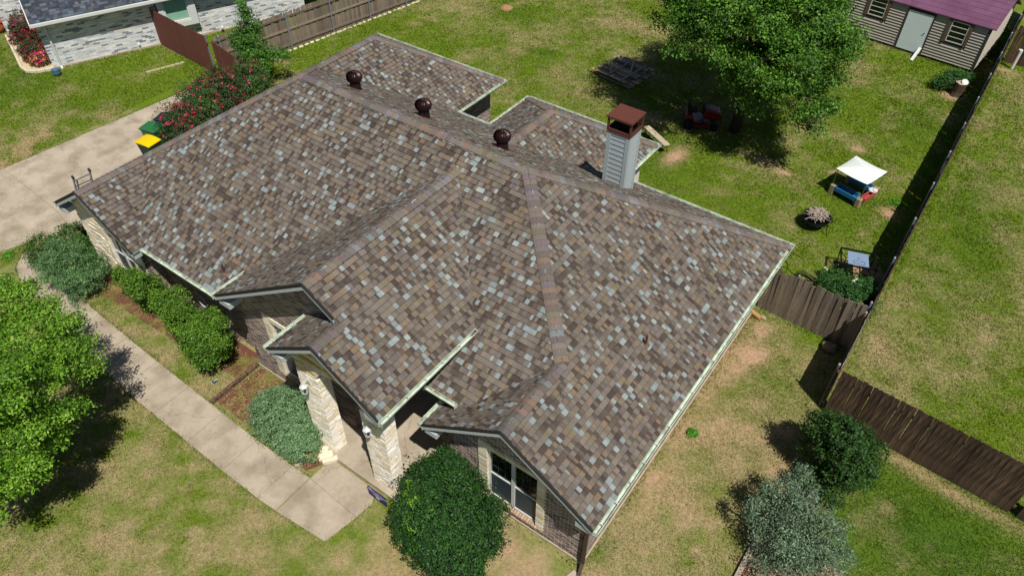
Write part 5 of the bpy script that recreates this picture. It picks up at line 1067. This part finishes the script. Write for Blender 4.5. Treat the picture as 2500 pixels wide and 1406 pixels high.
# ------------------------------------------------------------------ lawn tractor
def tractor():
    o = empty('riding_mower', (-9.62, 27.45, 0), math.atan2(.56, 1.12), 'dark red riding lawn mower parked in the shade of the large tree', 'riding mower')
    red = mat('dark_red_paint', '#6d1420', rough=.35, coat=.4); blk = M['blackm']; tyre = mat('tyre', '#151515', rough=.9); rim = mat('pale_rim', '#b9c0c4', rough=.5)
    def prof(pts, y0, y1, name, m, bev=.02):   # side profile in x,z extruded in y
        b = MB(); n = len(pts); vs = [(x, y0, z) for x, z in pts] + [(x, y1, z) for x, z in pts]; b.add(vs, [tuple(range(n)), tuple(range(n, 2 * n))[::-1]] + [(i, i + n, (i + 1) % n + n, (i + 1) % n) for i in range(n)]); return b.build(name, m, o, bevel=bev)
    prof([(.10, .42), (.62, .38), (.78, .46), (.80, .66), (.70, .80), (.30, .90), (.08, .90)], -.27, .27, 'hood', red, .05)
    b = MB(); b.box((.79, -.2, .45), (.82, .2, .66)); b.build('grille', blk, o)
    for s_ in (-1, 1): b = MB(); b.lathe([(.05, 0), (.045, .02), (.01, .03)], 10); b.build('headlight', M['white'], o, (.80, s_ * .14, .64), (0, R(80), 0))
    prof([(-.75, .45), (-.70, .62), (-.42, .66), (-.30, .42), (.10, .32), (.10, .26), (-.40, .26), (-.60, .40)], -.42, .42, 'rear_fender', red, .04)
    prof([(-.22, .28), (.12, .28), (.12, .33), (-.22, .33)], -.42, .42, 'foot_deck', blk, .01)
    prof([(-.60, .66), (-.22, .66), (-.20, .74), (-.48, .76), (-.56, 1.08), (-.66, 1.06)], -.22, .22, 'seat', M['black'], .03)
    prof([(.02, .60), (.12, .60), (.10, .95), (.02, .93)], -.2, .2, 'dashboard', blk, .02)
    b = MB(); ctr = Vector((-.06, 0, .98)); pts = [ctr + Vector((.19 * math.cos(a) * .6, .19 * math.sin(a), .19 * math.cos(a) * .5)) for a in [2 * math.pi * i / 16 for i in range(16)]]; b.path(pts, .015, 6, closed=True); sw = b.build('steering_wheel', blk, o); b = MB(); b.tube((.06, 0, .9), ctr, .02, 8); b.build('steering_column', blk, sw)
    b = MB(); b.box((-.30, -.50, .12), (.42, .50, .24)); b.build('mower_deck', red, o, bevel=.04)
    for (x, r, wd, nm) in ((-.5, .23, .2, 'rear_wheel'), (.55, .18, .14, 'front_wheel')):
        for s_ in (-1, 1):
            b = MB(); b.lathe([(r * .55, -wd / 2), (r * .95, -wd / 2), (r, -wd / 2 + .03), (r, wd / 2 - .03), (r * .95, wd / 2), (r * .55, wd / 2)], 20); w_ = b.build(nm, tyre, o, (x, s_ * .42, r), (R(90), 0, 0))
            b = MB(); b.lathe([(r * .57, -wd / 2 + .01), (r * .2, -wd / 2 + .03), (r * .15, -wd / 2 + .0), (r * .15, wd / 2), (r * .2, wd / 2 - .03), (r * .57, wd / 2 - .01)], 16); b.build('rim', rim, w_)
tractor()
# ------------------------------------------------------------------ stack of old fence panels
def panels():
    r_ = random.Random(12); cc = Vector((-14.55, 29.4, 0)); tone_ = ('wood_g', 'wood_w', 'wood_tan', 'wood_w', 'wood_g')
    M['wood_tan'] = mat('tan_old_wood', '#c9a87c', rough=.95, var=.3, vscale=6, rnd=.25)
    o = empty('fence_panel_stack', cc, R(80), 'low stack of broken weathered fence panels lying on the lawn', 'wood pile')
    for lay in range(3):
        z = .06 + lay * .09; ox, oy, a = (-.05, -.25, .03) if lay == 0 else ((.1, .0, -.05) if lay == 1 else (-.05, .12, .02))
        M_ = Matrix.Translation((ox, oy, z)) @ Matrix.Rotation(a, 4, 'Z')
        for k in range(13):
            if r_.random() < .1 and lay: continue
            x = -.95 + k * .16; b = MB(); L = .9 + r_.uniform(-.12, .1); b.box((x, -L, 0), (x + .12, L, .018), None, M_ @ Matrix.Rotation(r_.uniform(-.02, .02), 4, 'Z')); b.build('board', M[r_.choice(tone_)], o)
    for (p_, q_) in (((-1.0, -.7, .30), (.95, -.62, .31)), ((-1.05, .05, .31), (.95, .15, .31)), ((-1.0, .85, .31), (.9, .9, .30)), ((-.9, .02, .35), (.1, .85, .35)), ((-.2, -.6, .35), (.95, .1, .35))):
        b = MB(); b.beam(p_, q_, .07, .04); b.build('rail', M['wood_g'], o)
panels()
# ------------------------------------------------------------------ bench
o = empty('garden_bench', (-10.42, 24.9, 0), math.atan2(-.73, 1.3), 'narrow weathered plank bench on thin metal legs behind the chimney', 'bench')
b = MB(); b.box((-.78, -.14, .43), (.78, .14, .47)); b.build('seat', M['wood_g'], o, bevel=.01)
for s_ in (-1, 1):
    for t_ in (-1, 1): b = MB(); b.tube((s_ * .6, t_ * .10, .43), (s_ * .66, t_ * .16, 0), .012, 6); b.build('leg', M['blackm'], o)
# ------------------------------------------------------------------ canopied play table
def play():
    o = empty('sand_and_water_table', (-2.68, 26.35, 0), math.atan2(-.31, 1.09), 'children\'s sand and water table with tan corner legs under a white canopy', 'play table')
    tan = mat('tan_plastic', '#9c8c6c', rough=.6, var=.1); blue = mat('blue_plastic', '#2b6d9c', rough=.45); redp = mat('coral_plastic', '#a84a45', rough=.45); can = mat('white_canopy', '#e9efec', rough=.7, transl=.15, var=.03, vscale=3)
    for x in (-.56, .56):
        for y in (-.56, .56): b = MB(); b.box((x - .10, y - .10, 0), (x + .10, y + .10, .42)); b.build('leg', tan, o, bevel=.03)
    def tray(x0, x1, y0, y1, m, nm):
        b = MB(); z0, z1 = .24, .42; t = .04
        b.box((x0, y0, z0), (x1, y1, z0 + .03)); b.box((x0, y0, z0 + .03), (x0 + t, y1, z1)); b.box((x1 - t, y0, z0 + .03), (x1, y1, z1)); b.box((x0 + t, y0, z0 + .03), (x1 - t, y0 + t, z1)); b.box((x0 + t, y1 - t, z0 + .03), (x1 - t, y1, z1)); return b.build(nm, m, o, bevel=.015)
    t1 = tray(-.46, .44, -.66, -.30, blue, 'water_tray'); b = MB(); b.box((-.02, -.62, .28), (.10, -.34, .34)); b.build('divider', blue, t1)
    tray(.50, .72, -.44, .44, redp, 'sand_tray'); tray(-.46, .44, .3, .62, blue, 'rear_tray')
    for x in (-.6, .6):
        for y in (-.6, .6): b = MB(); b.tube((x, y, .40), (x * 1.0, y * 1.0, 1.16), .013, 6); b.build('canopy_pole', M['alu'], o)
    b = MB(); n = 8; vs = []
    for j in range(n + 1):
        for i in range(n + 1):
            x = -1 + 2 * i / n; y = -1 + 2 * j / n; sag = .05 * math.sin(abs(x) * math.pi) * .4; vs.append((x * .66, y * .66, 1.15 + .17 * (1 - max(abs(x), abs(y))) - .035 * (1 - min(abs(x), 1) ** 2) * abs(y) ** 6 - .035 * (1 - y * y) * abs(x) ** 6 + sag * .1))
    b.add(vs, [(j * (n + 1) + i, j * (n + 1) + i + 1, (j + 1) * (n + 1) + i + 1, (j + 1) * (n + 1) + i) for j in range(n) for i in range(n)]); c_ = b.build('canopy', can, o); s_ = c_.modifiers.new('s', 'SOLIDIFY'); s_.thickness = .006
    r_ = random.Random(3); b = MB(); b.blob((0, 0, 0), (.17, .12, .07), None, 9, 5, .25, r_); q = Matrix.Rotation(math.atan2(-.31, 1.09), 4, 'Z') @ Vector((.6, .22, .46))
    tag(b.build('crumpled_cloth', M['white'], None, (o.location.x + q.x, o.location.y + q.y, q.z)), 'crumpled white cloth lying in the coral sand tray', 'cloth')
play()
# ------------------------------------------------------------------ fire pit
def firepit():
    o = empty('fire_pit', (-3.2, 23.55, 0), .4, 'round black metal fire pit standing on the lawn', 'fire pit'); b = MB()
    b.lathe([(.12, .18), (.32, .24), (.44, .36), (.50, .48), (.485, .48), (.42, .37), (.30, .26), (.05, .2)], 24); b.build('fire_bowl', M['blackm'], o, smooth=True)
    b = MB(); b.path([(.54 * math.cos(a), .54 * math.sin(a), .44) for a in [2 * math.pi * i / 28 for i in range(28)]], .011, 6, closed=True); b.build('rim_ring', M['blackm'], o)
    for k in range(4):
        a = math.pi / 4 + k * math.pi / 2; ca, sa = math.cos(a), math.sin(a); b = MB(); b.path([(.54 * ca, .54 * sa, .46), (.50 * ca, .50 * sa, .22), (.62 * ca, .62 * sa, .0)], .013, 6); b.build('leg', M['blackm'], o)
    for s_ in (-1, 1):
        b = MB(); b.path([(s_ * (.54 + .12 * math.sin(t)), .14 * math.cos(t), .44) for t in [math.pi * i / 8 for i in range(9)]], .009, 5); b.build('handle', M['blackm'], o)
    r_ = random.Random(6); M['stick'] = mat('dry_stick', '#a89a8c', rough=.95, var=.25, vscale=20, rnd=.3)
    s0 = empty('stick_pile', (-3.2, 23.55, 0), 0, 'heap of dry grey sticks piled in the fire pit', 'sticks')
    for k in range(120):
        a = r_.uniform(0, 6.28); rr = r_.uniform(0, .32); x, y = rr * math.cos(a), rr * math.sin(a); z = .50 + .24 * (1 - (rr / .45) ** 2) * r_.random() + .03; L = r_.uniform(.2, .48); d = r_.uniform(0, 6.28); t = r_.uniform(-.3, .25)
        v = Vector((math.cos(d), math.sin(d), t)) * L; m_ = Vector((x, y, z)); k2 = Vector((r_.uniform(-.03, .03), r_.uniform(-.03, .03), r_.uniform(-.02, .04))); b = MB(); rd_ = r_.uniform(.009, .018); b.path([m_ - v * .5, m_ + k2, m_ + v * .5], [rd_, rd_, rd_ * .6], 5); b.build('stick', M['stick'], s0)
firepit()
# ------------------------------------------------------------------ patio table frame
def ptable():
    x0, y0 = -1.25, 21.75; o = empty('patio_table', (x0, y0, 0), math.atan2(.33, 1.0), 'black metal patio table frame with a pale glass top and folded chairs underneath', 'table'); bm_ = M['blackm']; gl = mat('frosted_glass_top', '#7f93ad', rough=.25, spec=.6, var=.1, vscale=3)
    W, Dp, h = .56, .42, .76
    for p_, q_ in (((-W, -Dp, h), (W, -Dp, h)), ((-W, Dp, h), (W, Dp, h)), ((-W, -Dp, h), (-W, Dp, h)), ((W, -Dp, h), (W, Dp, h))): b = MB(); b.beam(p_, q_, .045, .04); b.build('frame_rail', bm_, o)
    for x in (-W, W):
        for y in (-Dp, Dp): b = MB(); b.path([(x, y, h), (x * .96, y * .9, h * .5), (x * 1.02, y, 0)], .02, 6); b.build('leg', bm_, o)
    for s_ in (-1, 1):
        b = MB(); b.path([(s_ * W, -.3, h - .05), (s_ * .38, -.1, h - .12), (s_ * .38, .1, h - .12), (s_ * W, .3, h - .05)], .014, 6); b.build('scroll', bm_, o)
    b = MB(); b.box((-.33, -.30, h - .04), (.33, .36, h - .03)); g_ = b.build('table_top', gl, o)
    b = MB(); b.beam((-.15, -.22, h - .026), (.2, -.22, h - .026), .01, .004); b.beam((-.15, -.22, h - .026), (-.15, -.08, h - .026), .01, .004); b.beam((.2, -.22, h - .026), (.2, -.08, h - .026), .01, .004); b.beam((-.15, -.08, h - .026), (.2, -.08, h - .026), .01, .004); b.build('panel_line', bm_, g_); b = MB(); b.box((-.03, .04, h - .03), (.03, .055, h - .02)); b.build('slot', bm_, g_)
    b = MB(); b.beam((-W, -.1, .2), (W, -.1, .2), .03, .03); b.build('stretcher', bm_, o)
ptable()
# coiled hose rings by the side fence
o = empty('coiled_hose', (-2.5, 20.5, 0), 0, 'coil of thin black hose lying on the grass behind the side fence', 'hose')
b = MB(); r_ = random.Random(9)
for k in range(7):
    cx, cy, rr = r_.uniform(-.06, .06), r_.uniform(-.06, .06), .30 + r_.uniform(-.05, .06); b.path([(cx + rr * math.cos(a), cy + rr * math.sin(a), .03 + k * .014) for a in [2 * math.pi * i / 24 for i in range(24)]], .010, 5, closed=True)
b.build('hose_coil', M['blackm'], o); b = MB(); b.path([(-.3, .1, .02), (-.7, .3, .02), (-1.0, .2, .02), (-.9, -.1, .02), (-.6, .0, .02), (-.7, .5, .02), (-1.1, .8, .02), (-.8, 1.2, .02), (-.4, 1.1, .02)], .008, 5); b.build('hose_tail', M['blackm'], o)
# logs, rocks
q = at(1845, 768, .08); b = MB(); b.tube((q.x - .16, q.y + .06, .08), (q.x + .17, q.y - .06, .08), .08, 12, None, .07); o = b.build('cut_log', mat('cut_log', '#b58d5e', rough=.9, var=.2, vscale=12, bump=.005)); tag(o, 'short cut log on the grass at the corner of the side fence', 'log')
b = MB(); b.blob((at(1862, 776).x, at(1862, 776).y, .03), (.12, .09, .04), lin('#9d8d76'), 8, 4, .15); tag(b.build('field_stone', M['rock']), 'flat grey stone beside the cut log near the side fence', 'stone')
b = MB(); b.blob((at(2022, 855).x, at(2022, 855).y, .14), (.24, .20, .18), lin('#7d6d5f'), 9, 5, .14); tag(b.build('boulder', M['rock'], smooth=False), 'brown boulder in the fence shade in front of the side fence', 'boulder')
for (px, py, sx, sy, rz, c_, lab) in [(792, 1098, .11, .10, .5, '#ddd3ba', 'small cream block nearest the juniper at the porch column'), (795, 1112, .20, .10, 1.0, '#e2d8c0', 'large cream stone block at the foot of the left porch column'), (806, 1122, .21, .07, .95, '#ddd2b8', 'long cream stone block at the edge of the walkway corner')]:
    q = at(px, py, .08); b = MB(); b.blob((0, 0, 0), (sx * 1.05, sy * 1.1, .08), lin(c_), 10, 5, .06); b = MB(); b.box((-sx, -sy, -.08), (sx, sy, .07), lin(c_)); tag(b.build('stone_block', M['rock'], None, q, (0, 0, rz), bevel=.03), lab, 'stone block')
M['orange'] = mat('orange_sandstone', '#b5793a', rough=.9, var=.2, vscale=12)
q = at(765, 1114, .03); b = MB(); b.lathe([(.19, -.03), (.19, .01), (.02, .015)], 10); tag(b.build('orange_flagstone', M['orange'], None, q), 'round orange flagstone beside the right edge of the juniper', 'flagstone')
q = at(730, 1134, .04); b = MB(); b.box((-.10, -.045, -.04), (.10, .045, .04)); tag(b.build('loose_paver', M['concrete'], None, q, (0, 0, .95), bevel=.006), 'small grey loose brick at the walkway edge below the juniper', 'brick')
# timber edging
b = MB(); b.beam((-14.42, 5.5, .06), (-14.46, 7.22, .06), .11, .12); tag(b.build('landscape_timber', M['wood_b']), 'dark brown landscape timber between the shrubs and the mulch bed', 'timber')
# garden spade / blue thing, hose hanger
b = MB(); q = at(522, 932, .05); b.blob((q.x, q.y, .06), (.06, .05, .06), None, 8, 4, .05); o = b.build('sprinkler_head', mat('teal_plastic', '#1f5a6a', rough=.4)); tag(o, 'small teal sprinkler on the grass below the rightmost front shrub', 'sprinkler')
b = MB(); b.tube((q.x + .02, q.y, .1), (q.x + .12, q.y + .06, .2), .014, 6); b.build('spout', M['white'], o)
b = MB(); M['hose'] = mat('pale_hose', '#b8b9bd', rough=.5)
for k in range(3): b.path([(-17.0 + .02 * k + .17 * math.cos(a), 7.52 - .03 * k, 1.0 + .2 * math.sin(a)) for a in [2 * math.pi * i / 18 for i in range(18)]], .014, 6, closed=True)
tag(b.build('garden_hose', M['hose']), 'pale grey garden hose coiled on the shaded front wall above the shrubs', 'hose')
# yard sign: purple board with white lettering on wire stakes
def sign():
    p0_, p1_ = at(897, 1183, .62), at(941, 1216, .62); o = empty('yard_sign', (p0_.x, p0_.y, 0), math.atan2(p1_.y - p0_.y, p1_.x - p0_.x), 'small purple yard sign with white lettering at the corner of the walkway', 'sign'); L = (p1_ - p0_).length
    M['sp'] = mat('purple_sign_face', '#35206f', rough=.5, var=.1, vscale=3); b = MB(); b.box((0, -.006, .22), (L, .006, .62)); s_ = b.build('sign_board', M['sp'], o)
    M['ink'] = mat('white_print', '#d5d3e6', rough=.6)
    def txt(t, x, z, size, w=None):
        cu = bpy.data.curves.new('print', 'FONT'); cu.body = t; cu.size = size; cu.align_x = 'CENTER'; cu.extrude = .0005; ob = bpy.data.objects.new('print', cu); COL.objects.link(ob); dg = bpy.context.evaluated_depsgraph_get(); me = bpy.data.meshes.new_from_object(ob.evaluated_get(dg)); bpy.data.objects.remove(ob)
        me.materials.clear(); me.materials.append(M['ink']); t_ = bpy.data.objects.new('printed_text', me); COL.objects.link(t_); t_.parent = s_; t_.location = (x, -.008, z); t_.rotation_euler = (R(90), 0, 0)
    txt('HANSHEW', L * .54, .45, .135)
    for (x_, z_, w_, h_) in ((.52, .40, .34, .012), (.52, .375, .26, .010), (.5, .30, .14, .035), (.5, .26, .12, .03), (.2, .50, .10, .008)): b = MB(); b.box((L * x_ - w_ / 2, -.0078, z_), (L * x_ + w_ / 2, -.0066, z_ + h_)); b.build('print_line', M['ink'], s_)
    b = MB(); b.box((.04, -.0075, .54), (.14, -.0065, .58)); b.build('logo_bar', M['ink'], s_)
    for x in (L * .25, L * .75): b = MB(); b.tube((x, 0, 0), (x, 0, .3), .004, 5); b.build('stake', M['alu'], o)
sign()
# rock bed with metal edging at lower right
RBP = [(-.12, 8.2), (-.14, 10.9), (1.9, 11.2), (2.2, 8.2)]; M['rbed'] = mat('bark_and_rock_bed', '#7b5a48', rough=1, var=.45, vscale=16, bump=.04, bscale=30, col2='#a39080', mixs=7, mixlo=.5, mixhi=.62)
b = MB(); b.prism(RBP, -.1, .03); tag(b.build('rock_bed', M['rbed']), 'bed of bark and broken rock under the silvery sage bush', kind='structure')
b = MB(); b.box((-.20, 8.2, -.05), (-.08, 10.9, .12)); tag(b.build('bed_curb', M['concrete']), 'grey curb along the left side of the rock bed at the lower right', 'curb')
b = MB(); rr = random.Random(15)
for k in range(420):
    x, y = rr.uniform(-.02, 1.9), rr.uniform(8.4, 11.0); b.blob((x, y, .05), (rr.uniform(.02, .05), rr.uniform(.02, .05), .03), lin(rr.choice(('#a89684', '#8a6d58', '#bfb3a5', '#6b4a3a', '#94806c'))), 5, 3, .2, rr)
tag(b.build('bed_rocks', M['rock']), 'scattered small rocks and bark pieces in the lower right bed', 'rocks', kind='stuff')
# dirt mound
q = at(1238, 22); b = MB(); b.blob((q.x, q.y, -.02), (.38, .34, .20), None, 12, 6, .12); tag(b.build('dirt_mound', M['dirt']), 'small mound of bare tan dirt on the far lawn', 'dirt mound')
# A-frame things beyond the fence
q = at(730, 14); o = empty('metal_stand', (q.x, q.y, 0), .6, 'small dark metal stand beside the pale house wall at the top', 'stand')
for s_ in (-1, 1):
    for t_ in (-1, 1): b = MB(); b.tube((s_ * .3, t_ * .25, 0), (s_ * .12, t_ * .05, .85), .015, 6); b.build('leg', M['blackm'], o)
b = MB(); b.box((-.2, -.12, .83), (.2, .12, .86)); b.build('stand_top', M['blackm'], o)
bpy.context.view_layer.update()
